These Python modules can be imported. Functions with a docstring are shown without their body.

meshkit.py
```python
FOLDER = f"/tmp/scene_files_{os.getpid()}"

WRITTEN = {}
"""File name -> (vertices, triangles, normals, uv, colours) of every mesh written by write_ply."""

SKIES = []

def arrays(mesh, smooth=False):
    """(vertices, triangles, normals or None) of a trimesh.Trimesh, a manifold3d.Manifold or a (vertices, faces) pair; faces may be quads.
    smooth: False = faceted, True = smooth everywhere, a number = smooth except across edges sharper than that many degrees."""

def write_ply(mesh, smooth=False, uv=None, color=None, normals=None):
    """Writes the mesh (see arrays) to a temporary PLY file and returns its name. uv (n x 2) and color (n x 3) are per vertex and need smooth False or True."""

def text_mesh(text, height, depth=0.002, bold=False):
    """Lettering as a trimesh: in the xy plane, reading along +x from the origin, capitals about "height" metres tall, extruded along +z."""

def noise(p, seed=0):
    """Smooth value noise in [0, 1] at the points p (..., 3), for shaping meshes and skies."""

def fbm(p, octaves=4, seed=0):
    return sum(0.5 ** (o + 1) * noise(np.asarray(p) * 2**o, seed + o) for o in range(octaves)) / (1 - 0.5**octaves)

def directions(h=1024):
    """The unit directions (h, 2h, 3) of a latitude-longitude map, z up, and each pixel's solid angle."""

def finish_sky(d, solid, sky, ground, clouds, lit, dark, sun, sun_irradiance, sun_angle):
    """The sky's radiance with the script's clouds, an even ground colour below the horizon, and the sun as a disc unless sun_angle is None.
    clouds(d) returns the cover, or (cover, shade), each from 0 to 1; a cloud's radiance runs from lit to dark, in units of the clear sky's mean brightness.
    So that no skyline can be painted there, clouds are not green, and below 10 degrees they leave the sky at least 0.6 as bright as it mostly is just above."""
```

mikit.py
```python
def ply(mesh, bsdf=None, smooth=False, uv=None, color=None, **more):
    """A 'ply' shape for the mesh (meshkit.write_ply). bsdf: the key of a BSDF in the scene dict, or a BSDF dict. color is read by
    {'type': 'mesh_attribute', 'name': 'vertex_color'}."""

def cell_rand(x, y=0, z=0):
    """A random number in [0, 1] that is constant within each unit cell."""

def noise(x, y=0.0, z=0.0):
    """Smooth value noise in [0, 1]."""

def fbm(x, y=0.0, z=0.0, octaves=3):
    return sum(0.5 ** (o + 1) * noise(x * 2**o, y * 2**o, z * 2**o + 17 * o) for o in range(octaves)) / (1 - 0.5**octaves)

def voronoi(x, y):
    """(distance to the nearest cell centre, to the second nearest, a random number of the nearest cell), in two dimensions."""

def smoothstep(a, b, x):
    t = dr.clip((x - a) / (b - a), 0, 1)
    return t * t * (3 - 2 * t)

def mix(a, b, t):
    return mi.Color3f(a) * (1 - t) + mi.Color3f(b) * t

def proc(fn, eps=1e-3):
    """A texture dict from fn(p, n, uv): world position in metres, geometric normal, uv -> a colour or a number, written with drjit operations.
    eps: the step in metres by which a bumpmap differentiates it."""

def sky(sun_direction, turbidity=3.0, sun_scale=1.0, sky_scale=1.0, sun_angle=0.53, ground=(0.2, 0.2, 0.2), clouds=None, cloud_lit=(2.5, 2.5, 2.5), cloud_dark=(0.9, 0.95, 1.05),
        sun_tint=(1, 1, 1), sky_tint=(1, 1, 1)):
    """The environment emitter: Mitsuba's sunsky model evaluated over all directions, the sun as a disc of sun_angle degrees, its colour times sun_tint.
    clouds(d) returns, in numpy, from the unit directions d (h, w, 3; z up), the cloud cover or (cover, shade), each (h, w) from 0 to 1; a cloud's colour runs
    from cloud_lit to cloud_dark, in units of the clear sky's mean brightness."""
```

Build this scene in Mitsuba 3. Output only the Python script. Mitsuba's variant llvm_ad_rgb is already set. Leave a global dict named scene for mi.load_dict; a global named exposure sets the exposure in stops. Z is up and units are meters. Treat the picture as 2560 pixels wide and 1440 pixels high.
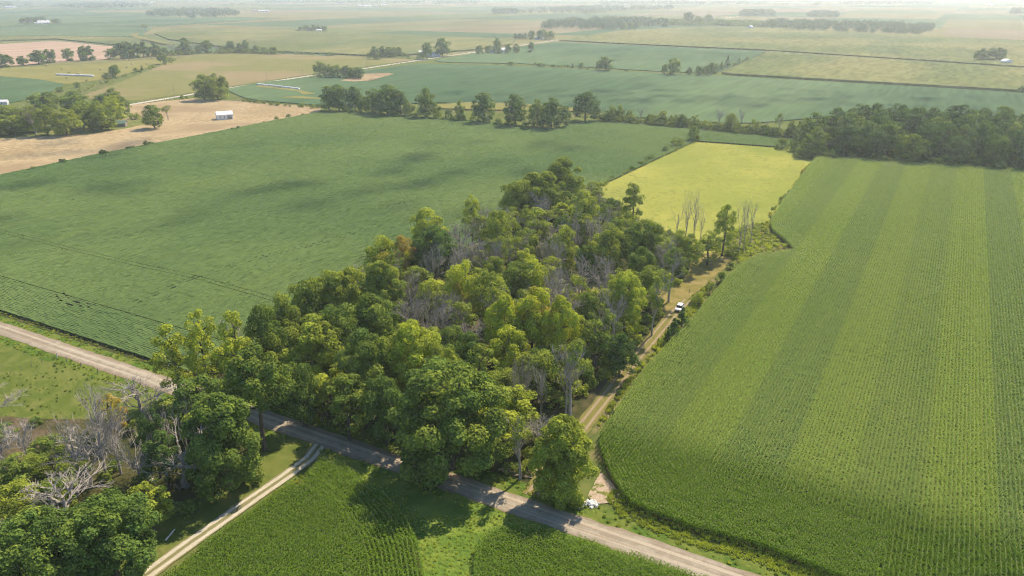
import math, numpy as np, trimesh, shapely, drjit as dr, mitsuba as mi
import mikit, meshkit
from mikit import proc, noise, fbm, voronoi, cell_rand, smoothstep, mix
from shapely.geometry import Polygon, LineString, Point
from shapely import affinity
T = mi.ScalarTransform4f
scene, labels = {}, {}

# ------------------------------------------------------------------ camera, sun and sky, exposure
EYE, PITCH = 90.0, math.atan(740 / 1900)
scene['camera'] = {'type': 'perspective', 'fov': 67.935, 'fov_axis': 'x', 'near_clip': 1.0, 'far_clip': 60000.0,
    'to_world': T().look_at(origin=[0, 0, EYE], target=[0, math.cos(PITCH), EYE - math.sin(PITCH)], up=[0, 0, 1]),
    'medium': {'type': 'ref', 'id': 'air'}}
SUN_AZ, SUN_EL = math.radians(36), math.radians(49)
SUN = [math.sin(SUN_AZ) * math.cos(SUN_EL), math.cos(SUN_AZ) * math.cos(SUN_EL), math.sin(SUN_EL)]
scene['sky'] = mikit.sky(SUN, turbidity=3.0, sky_tint=(.99, 1.0, 1.01))
exposure = 2.25

# ------------------------------------------------------------------ the air: a thin summer haze around everything
scene['air'] = {'type': 'homogeneous', 'albedo': {'type': 'rgb', 'value': [0.89, 0.955, 1.0]}, 'sigma_t': 0.00021,
                'phase': {'type': 'hg', 'g': 0.5}}
scene['haze'] = {'type': 'cube', 'to_world': T().translate([0, 12000, 47]).scale([26000, 26000, 49]), 'bsdf': {'type': 'null'},
                 'interior': {'type': 'ref', 'id': 'air'}}
labels['haze'] = {'kind': 'stuff', 'label': 'pale summer haze fading the far fields and woods'}

# ------------------------------------------------------------------ materials
AZ = math.radians(29.6)                       # direction of the crop rows, clockwise from +y
RU, RV = (math.sin(AZ), math.cos(AZ)), (math.cos(AZ), -math.sin(AZ))


def along(p):
    return p.x * RU[0] + p.y * RU[1]


def across(p):
    return p.x * RV[0] + p.y * RV[1]


def diffuse(key, fn, bump=None, scale=0.1, eps=0.05):
    b = {'type': 'diffuse', 'reflectance': proc(fn)}
    if bump:
        b = {'type': 'bumpmap', 'arbitrary': proc(bump, eps), 'scale': scale, 'bsdf': b}
    scene[key] = {'type': 'twosided', 'bsdf': b}


def ramp(t, stops):
    c = mi.Color3f(stops[0][1])
    for (a, _), (b, cb) in zip(stops[:-1], stops[1:]):
        c = mix(c, cb, dr.clip((t - a) / (b - a), 0, 1))
    return c


LEAF = [(0.0, (.070, .130, .042)), (0.25, (.140, .225, .048)), (0.45, (.275, .335, .054)), (0.65, (.410, .465, .058)), (0.82, (.470, .520, .045)), (0.9, (.44, .36, .06)), (1.0, (.380, .250, .070))]


def leaf_colour(p, n, uv):
    big = noise(p.x * 0.09, p.y * 0.09, p.z * 0.05) - 0.5
    t = uv.y + big * 0.16 + (uv.x - 0.5) * 0.10
    return ramp(t, LEAF) * (0.75 + 0.7 * uv.x)


def leaf_bsdf(key, fn, trans=0.65, rough=0.5):
    scene[key] = {'type': 'principledthin', 'base_color': proc(fn), 'roughness': rough, 'diff_trans': trans, 'spec_trans': 0.0, 'eta': 1.35}


leaf_bsdf('leaf', leaf_colour)
leaf_bsdf('corn_leaf', lambda p, n, uv: corn_colour(p, n, uv), 0.7, 0.55)
leaf_bsdf('soy_leaf', lambda p, n, uv: soy_colour(p, n, uv), 0.35, 0.6)


def corn_colour(p, n, uv):
    v = across(p)
    q = v / 12.16 + .3                                   # sixteen-row planter passes, every other one a paler hybrid
    par = dr.floor(q) - 2 * dr.floor(dr.floor(q) * .5)
    band = par * .42 + .06 + .2 * cell_rand(dr.floor(q), 5.5) + 0.2 * cell_rand(dr.floor(v / 0.76), 9.1)
    patch = fbm(p.x * 0.02, p.y * 0.02, 7.0)
    green = mix((.125, .240, .026), (.205, .325, .030), .35 + .4 * patch)
    grey = mix((.310, .425, .125), (.460, .580, .105), band)
    depth = -((p.x - -147.16) * -0.4801 + (p.y - 199.38) * -0.8772)   # metres from the middle of the gravel road
    far = smoothstep(24, 40, depth)
    c = mix(green, grey, far * (0.8 + 0.25 * dr.clip(patch - .2, 0, 1)))
    tassel = dr.clip(uv.x - 1.0, 0, 1)
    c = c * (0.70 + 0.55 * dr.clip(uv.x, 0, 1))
    return mix(c, mix((.36, .39, .16), (.44, .40, .22), patch), tassel)


def soy_colour(p, n, uv):
    u, v = along(p), across(p)
    streak = noise(v * 0.22, u * 0.012)
    patch = fbm(p.x * 0.012, p.y * 0.012, 1.0, 4)
    c = mix((.118, .196, .068), (.170, .248, .082), smoothstep(.25, .75, patch))
    c = mix(c, (.190, .250, .060), 0.40 * smoothstep(.62, .85, streak * .6 + .4 * noise(v * .9, u * .02)) * smoothstep(.35, .6, patch))
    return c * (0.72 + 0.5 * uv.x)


# bark, dead wood
diffuse('bark', lambda p, n, uv: mix((.075, .060, .048), (.17, .145, .12), fbm(p.x * 2.5, p.y * 2.5, p.z * .8)))
diffuse('dead_wood', lambda p, n, uv: mix((.27, .245, .215), (.52, .485, .44), fbm(p.x * 1.1, p.y * 1.1, p.z * .6)))


def grass(p, a=(.080, .125, .028), b=(.125, .165, .042), c=(.20, .175, .085), dry=.60):
    k = fbm(p.x * .35, p.y * .35, 0.0, 4)
    w = fbm(p.x * .045, p.y * .045, 5.0, 3)
    g = mix(a, b, smoothstep(.3, .7, k))
    return mix(g, c, smoothstep(dry, dry + .25, w * .7 + k * .3))


def gbump(p, n, uv):
    return fbm(p.x * 1.3, p.y * 1.3, 0.0, 3)


def ground_colour(p, n, uv):
    """Far parcels of farmland laid out on the section grid, meadow green close by."""
    u, v = along(p), across(p)
    i, j = dr.floor(v / 390 + .37 * cell_rand(dr.floor(u / 810), 4.0)), dr.floor(u / 810)
    k = cell_rand(i, j, 2.0)
    far = ramp(k, [(0, (.085, .140, .072)), (.33, (.11, .165, .075)), (.36, (.20, .20, .085)), (.68, (.235, .215, .105)), (.72, (.12, .17, .06)), (.9, (.15, .18, .07)), (.93, (.235, .20, .12)), (1, (.235, .20, .12))])
    far = far * (0.82 + .36 * fbm(u * .004, v * .012, 3.0))
    near = grass(p, (.10, .14, .036), (.15, .175, .05), (.21, .18, .09), .55)
    return mix(near, far, smoothstep(1150, 1250, dr.sqrt(p.x * p.x + p.y * p.y)))


diffuse('m_ground', ground_colour)
diffuse('m_verge', lambda p, n, uv: grass(p, (.085, .150, .026), (.150, .190, .040), (.20, .170, .085), .62), gbump, .35)
diffuse('m_pasture', lambda p, n, uv: grass(p, (.105, .145, .030), (.150, .178, .045), (.215, .185, .09), .66), gbump, .25)
diffuse('m_fresh', lambda p, n, uv: grass(p, (.105, .180, .030), (.175, .240, .042), (.27, .25, .09), .62), gbump, .5)
diffuse('m_rough', lambda p, n, uv: grass(p, (.13, .15, .045), (.19, .19, .07), (.26, .21, .12), .5), gbump, .5)
diffuse('m_mown', lambda p, n, uv: grass(p, (.20, .185, .055), (.27, .225, .085), (.30, .24, .13), .55), gbump, .15)
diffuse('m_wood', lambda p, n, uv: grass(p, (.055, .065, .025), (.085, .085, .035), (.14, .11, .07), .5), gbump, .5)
diffuse('m_lawn', lambda p, n, uv: grass(p, (.13, .165, .045), (.20, .21, .07), (.27, .225, .12), .55), gbump, .15)


def gravel(p, n, uv):
    k = fbm(p.x * .8, p.y * .8, 0.0, 4)
    e = uv.x + .3 * (noise(uv.y * .05, 3.0) - .5)
    lane = dr.abs(dr.abs(e) - .95)                       # two wheel tracks, packed pale
    c = mix((.285, .250, .190), (.360, .325, .255), smoothstep(.3, .7, k))
    c = mix(c, (.455, .402, .310), .75 * (1 - smoothstep(.2, .7, lane)))
    loose = smoothstep(1.7, 2.6, dr.abs(e) + .6 * (noise(uv.y * .12, 7.0) - .5))
    c = mix(c, (.27, .215, .15), .7 * loose)
    streak = smoothstep(.5, .75, noise(uv.y * .03, e * 2.5))
    c = mix(c, (.23, .175, .125), .45 * streak)
    return c * (.93 + .14 * noise(p.x * 5, p.y * 5))


diffuse('m_gravel', gravel, lambda p, n, uv: fbm(p.x * 3, p.y * 3), .02)


def two_track(rut, grassy, lane, w):
    def fn(p, n, uv):
        k = fbm(p.x * .9, p.y * .9, 2.0, 4)
        e = dr.abs(dr.abs(uv.x + .25 * (noise(uv.y * .06, 8.0) - .5)) - lane)
        t = smoothstep(w, w * .35, e + .5 * (k - .5))
        return mix(mix(grassy[0], grassy[1], k), mix(rut[0], rut[1], k), t)
    return fn


diffuse('m_track', two_track(((.42, .39, .30), (.60, .57, .46)), ((.16, .17, .07), (.27, .24, .13)), .85, .62), gbump, .1)
diffuse('m_lane', two_track(((.27, .215, .135), (.36, .29, .20)), ((.155, .16, .045), (.22, .20, .07)), .95, .5), gbump, .1)
diffuse('m_far_road', lambda p, n, uv: mix((.46, .43, .37), (.58, .55, .48), noise(p.x * .3, p.y * .3)))


def sand(p, n, uv):
    k = fbm(p.x * .9, p.y * .9, 0., 4)
    return mix(mix((.34, .265, .19), (.50, .415, .32), fbm(p.x * 2.5, p.y * 2.5, 1., 3)), grass(p, (.12, .16, .035), (.2, .2, .06), (.25, .2, .1), .5), smoothstep(.52, .68, k))


diffuse('m_sand', sand, gbump, .15)


def tan_field(p, n, uv):
    k, w = fbm(p.x * .5, p.y * .5, 0., 4), fbm(p.x * .02, p.y * .02, 4., 4)
    c = mix((.36, .275, .15), (.56, .45, .275), smoothstep(.25, .75, .5 * k + .5 * w))
    return mix(c, (.30, .215, .125), .7 * smoothstep(.52, .72, w + .25 * (k - .5)))


diffuse('m_tan', tan_field, gbump, .6)


def yellow_field(p, n, uv):
    k, w = fbm(p.x * .45, p.y * .45, 0., 4), fbm(p.x * .03, p.y * .03, 4., 4)
    c = mix((.265, .310, .062), (.385, .385, .088), smoothstep(.3, .7, .4 * k + .6 * w))
    return mix(c, (.20, .25, .05), .6 * smoothstep(.54, .72, k))


diffuse('m_yellow', yellow_field, gbump, .5)


def meadow(p, n, uv):
    k, w = fbm(p.x * .12, p.y * .12, 0., 4), fbm(p.x * .007, p.y * .011, 4., 4)
    c = mix((.17, .185, .060), (.235, .225, .085), k)
    return mix(c, (.285, .225, .125), .85 * smoothstep(.45, .68, w))


diffuse('m_meadow', meadow)
diffuse('m_hay', lambda p, n, uv: mix((.19, .195, .06), (.27, .25, .09), fbm(p.x * .05, p.y * .05, 0., 4)))


def stubble(p, n, uv):
    s = noise(across(p) * .09, along(p) * .004)
    return mix((.36, .255, .185), (.50, .37, .27), s * .6 + .4 * fbm(p.x * .05, p.y * .05))


diffuse('m_stubble', stubble)


def far_corn(p, n, uv):
    u, v = along(p), across(p)
    w = fbm(u * .005, v * .009, 4., 4)
    return mix((.140, .175, .066), (.220, .222, .090), smoothstep(.3, .7, w)) * (.8 + .35 * noise(u * .05, v * .25))


def far_soy(p, n, uv):
    u, v = along(p), across(p)
    w = fbm(u * .004, v * .006, 9., 4)
    return mix((.078, .140, .070), (.122, .190, .092), smoothstep(.3, .7, w)) * (.85 + .25 * noise(u * .03, v * .3))


diffuse('m_far_corn', far_corn)
diffuse('m_far_soy', far_soy)


def flat(key, c, rough=.6, metal=0., **k):
    scene[key] = {'type': 'twosided', 'bsdf': {'type': 'principled', 'base_color': {'type': 'rgb', 'value': list(c)}, 'roughness': rough, 'metallic': metal, **k}}


def worn(c, d, f=.8):
    return proc(lambda p, n, uv: mix(c, d, fbm(p.x * f, p.y * f, p.z * f * .5, 4)))


def siding(key, c, d, rough=.5):
    scene[key] = {'type': 'twosided', 'bsdf': {'type': 'principled', 'base_color': worn(c, d), 'roughness': rough}}


siding('white_siding', (.70, .70, .70), (.82, .82, .80))
siding('white_roof', (.74, .75, .77), (.86, .86, .86), .35)
siding('grey_roof', (.22, .22, .23), (.34, .33, .32), .6)
siding('green_roof', (.10, .19, .15), (.17, .27, .22), .5)
siding('plastic_white', (.74, .74, .72), (.86, .86, .85), .3)
siding('weathered_wood', (.20, .165, .13), (.36, .31, .26), .8)
siding('pale_stone', (.55, .52, .48), (.80, .77, .73), .8)
siding('hay', (.34, .27, .13), (.50, .42, .24), .9)
siding('blue_wall', (.25, .36, .50), (.34, .44, .56), .5)
siding('red_brush', (.22, .12, .075), (.34, .20, .12), .9)
flat('dark_glass', (.02, .024, .03), .12)
flat('dark_gap', (.03, .03, .03), .8)
flat('car_white', (.80, .80, .80), .3, 0., clearcoat=.8)
flat('tyre', (.025, .025, .025), .8)
flat('metal', (.55, .55, .56), .35, 1.0)
flat('lamp_lens', (.75, .76, .78), .15)
flat('red_lens', (.45, .03, .02), .2)


# ------------------------------------------------------------------ mesh helpers
class MB:
    def __init__(self):
        self.v, self.f, self.uv, self.n = [], [], [], 0

    def add(self, v, f, uv=None):
        v = np.asarray(v, float).reshape(-1, 3)
        self.v.append(v)
        self.f.append(np.asarray(f, int) + self.n)
        self.uv.append(np.zeros((len(v), 2)) if uv is None else np.broadcast_to(np.asarray(uv, float), (len(v), 2)))
        self.n += len(v)

    def mesh(self):
        return np.vstack(self.v), np.vstack(self.f)

    def ply(self, bsdf, **k):
        return mikit.ply(self.mesh(), bsdf, False, np.vstack(self.uv), **k)


def tube(mb, pts, rad, sides=5, uv=(0, 0), cap=False):
    p = np.asarray(pts, float)
    t = np.gradient(p, axis=0)
    t /= np.linalg.norm(t, axis=1, keepdims=True) + 1e-9
    a = np.cross(t, np.where(np.abs(t[:, 2:]) < .9, [0, 0, 1.], [1., 0, 0]))
    a /= np.linalg.norm(a, axis=1, keepdims=True) + 1e-9
    b = np.cross(t, a)
    an = np.arange(sides) * 2 * np.pi / sides
    v = p[:, None] + np.asarray(rad, float).reshape(-1, 1, 1) * (np.cos(an)[None, :, None] * a[:, None] + np.sin(an)[None, :, None] * b[:, None])
    i, j = np.meshgrid(np.arange(len(p) - 1), np.arange(sides), indexing='ij')
    q = np.stack([i * sides + j, i * sides + (j + 1) % sides, (i + 1) * sides + (j + 1) % sides, (i + 1) * sides + j], -1).reshape(-1, 4)
    f = np.vstack([q[:, [0, 1, 2]], q[:, [0, 2, 3]]])
    v = v.reshape(-1, 3)
    if cap:
        k = len(v)
        v = np.vstack([v, p[:1], p[-1:]])
        m = k - sides
        f = np.vstack([f] + [[[k, (s + 1) % sides, s], [k + 1, m + s, m + (s + 1) % sides]] for s in range(sides)])
    mb.add(v, f, uv)


def unit(v):
    return v / (np.linalg.norm(v, axis=-1, keepdims=True) + 1e-9)


def leaves(mb, c, nrm, size, uv, rng, aspect=.92):
    """One folded diamond of two triangles at every point c, facing about nrm."""
    n = len(c)
    if n == 0:
        return
    nn = unit(nrm)
    t = unit(np.cross(nn, rng.normal(size=(n, 3))))
    b = np.cross(nn, t)
    s = np.broadcast_to(np.asarray(size, float), (n,))[:, None]
    fold = nn * s * .18
    v = np.stack([c + t * s * .5, c + b * s * aspect * .5 + fold, c - t * s * .5, c - b * s * aspect * .5 + fold], 1).reshape(-1, 3)
    k = np.arange(n)[:, None] * 4
    mb.add(v, np.vstack([k + [0, 1, 2], k + [0, 2, 3]]), np.repeat(uv, 4, 0))


def grow(mb, rng, p, d, length, r, depth, tips, spread=.6, up=.15, kids=(3, 4), sides=4, wob=.12, keep=.66):
    """A branch and what grows from it; tips collects (position, direction) of the ends."""
    n = 4 if depth > 1 else 3
    pts, q, dd = [p], p, d
    for _ in range(n - 1):
        dd = unit(dd + rng.normal(size=3) * wob + [0, 0, up * .35])
        q = q + dd * length / (n - 1)
        pts.append(q)
    tube(mb, pts, np.linspace(r, r * .55, n), sides if depth > 1 else 3)
    tips.append((q, dd, depth))
    if depth == 0:
        return
    m = rng.integers(kids[0], kids[1] + 1)
    for i in range(m):
        k = rng.uniform(.45, 1.0) if i else 1.0
        at = pts[0] + (pts[-1] - pts[0]) * k
        side = unit(np.cross(dd, rng.normal(size=3)))
        nd = unit(dd * (1 - spread * .5) + side * spread * rng.uniform(.6, 1.3) + [0, 0, up])
        grow(mb, rng, at, nd, length * rng.uniform(.5, .5 + keep * .45), r * .55, depth - 1, tips, spread, up, kids, sides, wob, keep)


SHAPES_ = {}


def proto(shape, pal, var):
    """A tree of one kind as a shapegroup of trunk and crown; returns (group key, height, crown radius)."""
    pal = min((.12, .24, .34, .44, .54, .62, .78, .92), key=lambda q: abs(q - pal))
    var = var % (1 if shape in ('oak', 'full', 'high') else 2)
    key = f'kind_{shape}_{int(pal * 100)}_{var}'
    if key in SHAPES_:
        return SHAPES_[key]
    rng = np.random.default_rng(sum(map(ord, shape)) * 1009 + int(pal * 100) * 17 + var)
    wood, crown = MB(), MB()
    P = dict(h=18, r=6, base=.2, lobes=36, lr=(.22, .38), per=110, leaf=.52, top=.55, dead=0)
    P.update({
        'oak': dict(h=22, r=11, base=.04, lobes=130, lr=(.13, .21), per=270, leaf=.48, top=.42),
        'round': dict(h=18, r=6.2, base=.10, lobes=46, per=180, leaf=.50), 'tall': dict(h=20, r=4.6, base=.24, lobes=36),
        'hero': dict(h=19, r=7.0, base=.10, lobes=80, lr=(.17, .28), per=260, leaf=.45, top=.5),
        'high': dict(h=22, r=6.5, base=.42, lobes=70, lr=(.18, .30), per=150, leaf=.46),
        'loose': dict(h=20, r=5.5, base=.18, lobes=40, lr=(.18, .32), per=100, leaf=.50),
        'sparse': dict(h=17, r=4.5, base=.3, lobes=22, lr=(.16, .34), per=62, leaf=.44, dead=1),
        'dead': dict(h=17, r=4.5, base=.3, lobes=0, dead=2), 'snag': dict(h=18, r=3.2, base=.4, lobes=0, dead=3),
        'broom': dict(h=12, r=5, base=.15, lobes=0, dead=4),
        'mid': dict(h=18, r=6.5, base=.08, lobes=40, lr=(.24, .4), per=80, leaf=.8), 'far': dict(h=16, r=6, base=.05, lobes=26, lr=(.26, .42), per=56, leaf=1.25),
        'cone': dict(h=9, r=2.2, base=.03, lobes=26, per=90, leaf=.38), 'full': dict(h=19, r=7.0, base=0, lobes=115, lr=(.17, .26), per=230, leaf=.45, top=.5), 'tuft': dict(h=.9, r=.9, base=0, lobes=0, leaf=.3, tuft=1), 'bush': dict(h=3.2, r=2.2, base=0, lobes=12, lr=(.3, .5), per=75, leaf=.38),
        'thicket': dict(h=7, r=3.6, base=0, lobes=20, lr=(.24, .4), per=65, leaf=.5)}[shape])
    h, r, b = P['h'], P['r'], P['base']
    cz, ch = h * (b + (1 - b) * .5), h * (1 - b) * .5
    # wood
    bend = rng.normal(size=(5, 2)) * .02 * h
    bend[0] = 0
    zs = np.linspace(-.3, h * (.82 if P['dead'] < 2 else .7), 5)
    trunk = np.column_stack([np.cumsum(bend * .6, 0), zs])
    tr = (.018 * h + .02 * r) * {'snag': .7, 'dead': .8}.get(shape, 1)
    if shape in ('broom',):
        trunk = trunk[:2]
        trunk[1, 2] = h * .2
    tube(wood, trunk, np.linspace(tr, tr * .3, len(trunk)) if len(trunk) > 2 else [tr, tr * .8], 7)
    tips = []

    def on_trunk(z):
        return np.array([np.interp(z, trunk[:, 2], trunk[:, k]) for k in range(3)])

    if P['dead'] in (1, 2):
        for i in range(11 if P['dead'] == 2 else 9):
            z = h * rng.uniform(b, .68)
            a = i * 2.4 + rng.uniform(-.4, .4)
            d = unit(np.array([math.cos(a), math.sin(a), rng.uniform(.9, 2.0)]))
            grow(wood, rng, on_trunk(z), d, r * rng.uniform(.55, .8), tr * .42, 3, tips, .52, .18, (3, 4) if P['dead'] == 2 else (3, 3))
    elif P['dead'] == 3:
        for i in range(4):
            a = i * 1.7 + rng.uniform(-.4, .4)
            d = unit(np.array([.35 * math.cos(a), .35 * math.sin(a), 1]))
            grow(wood, rng, on_trunk(h * rng.uniform(.15, .45)), d, h * .32, tr * .5, 3, tips, .42, .3, (2, 3))
    elif P['dead'] == 4:
        for i in range(13):
            a = i * 2.4
            d = unit(np.array([math.cos(a), math.sin(a), rng.uniform(.5, 1.6)]))
            grow(wood, rng, trunk[-1], d, h * .36, tr * .4, 3, tips, .5, .1, (3, 4))
    # crown
    cs, rs = [], []
    for i in range(P['lobes']):
        if P['dead'] == 1:
            q = tips[rng.integers(len(tips))][0]
            cs.append(q)
            rs.append(r * rng.uniform(*P['lr']))
            continue
        z = 1 - 2 * (i + .5) / P['lobes']
        z = np.clip(z + rng.normal() * .12, -.97, .99)
        a = i * 2.39996 + rng.normal() * .35
        ring = math.sqrt(1 - z * z) if z > 0 else math.sqrt(1 - (.78 * z) ** 2)
        k = rng.uniform(.58, .86) if i % 4 else rng.uniform(.15, .5)
        prof = 1.0 if z < P['top'] - .5 else 1 - .12 * (z - P['top'] + .5)
        if shape == 'cone':
            ring, k = (1 - z) * .5 + .04, rng.uniform(.6, .9)
        w = rng.uniform(.84, 1.12)
        lz = cz + ch * z * (.86 if shape != 'cone' else .97) * (k + .12 if k < .55 else 1)
        if z < -.35:
            lz += ch * .12 * rng.uniform(-1, 1)
        cs.append(np.array([r * ring * k * w * prof * math.cos(a), r * ring * k * w * prof * math.sin(a), lz]))
        rs.append(r * rng.uniform(*P['lr']) * (1 if shape != 'cone' else (.35 + .5 * (1 - z) * .5) * 1.4))
    cs, rs = np.array(cs).reshape(-1, 3), np.array(rs)
    if P['dead'] == 0 and shape not in ('bush',):
        pick = np.argsort(rng.random(len(cs)))[:14]
        for j in pick:
            z0 = min(cs[j][2] - .25 * np.hypot(*cs[j][:2]), h * .75)
            z0 = max(z0, h * max(b * .8, .12))
            s, e = on_trunk(z0), cs[j]
            m = s + (e - s) * .5 + rng.normal(size=3) * .25 + [0, 0, -.05 * h * .3]
            tube(wood, [s, m, e], [tr * .42, tr * .28, tr * .1], 4)
    for j in range(len(cs)):
        n = int(P['per'] * rng.uniform(.8, 1.2))
        d = unit(rng.normal(size=(n, 3)) + unit(cs[j] - [0, 0, cz - ch * .5])[None] * .55 + [0, 0, .25])
        q = cs[j] + d * (rs[j] * rng.uniform(.55, 1.08, size=(n, 1)) * np.array([1, 1, .85]))
        q[:, 2] = np.maximum(q[:, 2], .08)
        tone = np.clip(rng.normal(.5, .16) + rng.normal(size=n) * .2, 0, 1)
        pp = pal + rng.normal() * .045
        leaves(crown, q, d + rng.normal(size=(n, 3)) * .38 + [0, 0, .30], P['leaf'] * rng.uniform(.5, 1.4, n), np.column_stack([tone, np.full(n, pp)]), rng)
    if shape == 'tuft':                                   # blades of long grass or weeds fanning out of one root
        m = 70
        a, q = rng.uniform(0, 6.28, m), rng.random(m) ** .6 * .75
        p0 = np.column_stack([q * np.cos(a), q * np.sin(a), np.zeros(m)])
        tip = p0 * 1.35 + rng.normal(size=(m, 3)) * [.14, .14, 0] + np.column_stack([np.zeros((m, 2)), h * rng.uniform(.45, 1.05, m)])
        sd = unit(np.cross(tip - p0, rng.normal(size=(m, 3)))) * rng.uniform(.07, .15, (m, 1))
        mid = (p0 + tip) * .5 + [0, 0, .08]
        v = np.stack([p0, mid + sd, tip, mid - sd], 1).reshape(-1, 3)
        k4 = np.arange(m)[:, None] * 4
        crown.add(v, np.vstack([k4 + [0, 1, 2], k4 + [0, 2, 3]]), np.repeat(np.column_stack([rng.uniform(.3, 1, m), np.full(m, pal)]), 4, 0))
        scene[key] = {'type': 'shapegroup', 'blades': crown.ply('leaf')}
        SHAPES_[key] = (key, h, r)
        return SHAPES_[key]
    g = {'type': 'shapegroup'}
    g['trunk'] = wood.ply('dead_wood' if P['dead'] else 'bark')
    if crown.n:
        g['crown'] = crown.ply('leaf')
    ex = np.vstack((wood if P['dead'] in (2, 3, 4) else crown).v)      # its true height and spread
    h, r = float(np.percentile(ex[:, 2], 99.7)), float(np.percentile(np.hypot(ex[:, 0], ex[:, 1]), 96))
    scene[key] = g
    SHAPES_[key] = (key, h, r)
    return SHAPES_[key]


COUNT = {}


def fresh(name):
    """name for the first of a kind, name_001 and on for the next."""
    k = COUNT.get(name, 0)
    COUNT[name] = k + 1
    return name if k == 0 else f'{name}_{k:03d}'


rs0 = np.random.default_rng(77)
SUPPORT = []


def tree(shape, pal, x, y, h=None, r=None, name='tree', label=None, cat='tree', group=None, var=None, z=0.):
    key, h0, r0 = proto(shape, pal, int(rs0.integers(0, 3)) if var is None else var)
    sz, sr = (h or h0) / h0, (r or r0) / r0
    k = fresh(name)
    scene[k] = {'type': 'instance', 'group': {'type': 'ref', 'id': key},
                'to_world': T().translate([x, y, z]).rotate([0, 0, 1], float(rs0.uniform(0, 360))).scale([sr, sr * float(rs0.uniform(.93, 1.07)), sz])}
    labels[k] = {'label': label, 'category': cat}
    if group:
        labels[k]['group'] = group
    return k


def structure(key, shape):
    scene[key] = shape
    labels[key] = {'kind': 'structure'}


def poly_mesh(poly, z, step=None):
    """Triangles of a flat polygon at height z."""
    v, f = trimesh.creation.triangulate_polygon(poly, engine='earcut')
    return np.column_stack([v, np.full(len(v), z)]), f


def sheet(name, poly, z, mat):
    polys = list(getattr(poly, 'geoms', [poly]))
    mb = MB()
    for g in polys:
        mb.add(*poly_mesh(g, z))
    structure(fresh(name), mb.ply(mat))


def slab(name, poly, z, mat):
    mb = MB()
    for g in getattr(poly, 'geoms', [poly]):
        m = trimesh.creation.extrude_polygon(g, z, engine='earcut')
        mb.add(m.vertices, m.faces)
    structure(fresh(name), mb.ply(mat))


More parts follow.
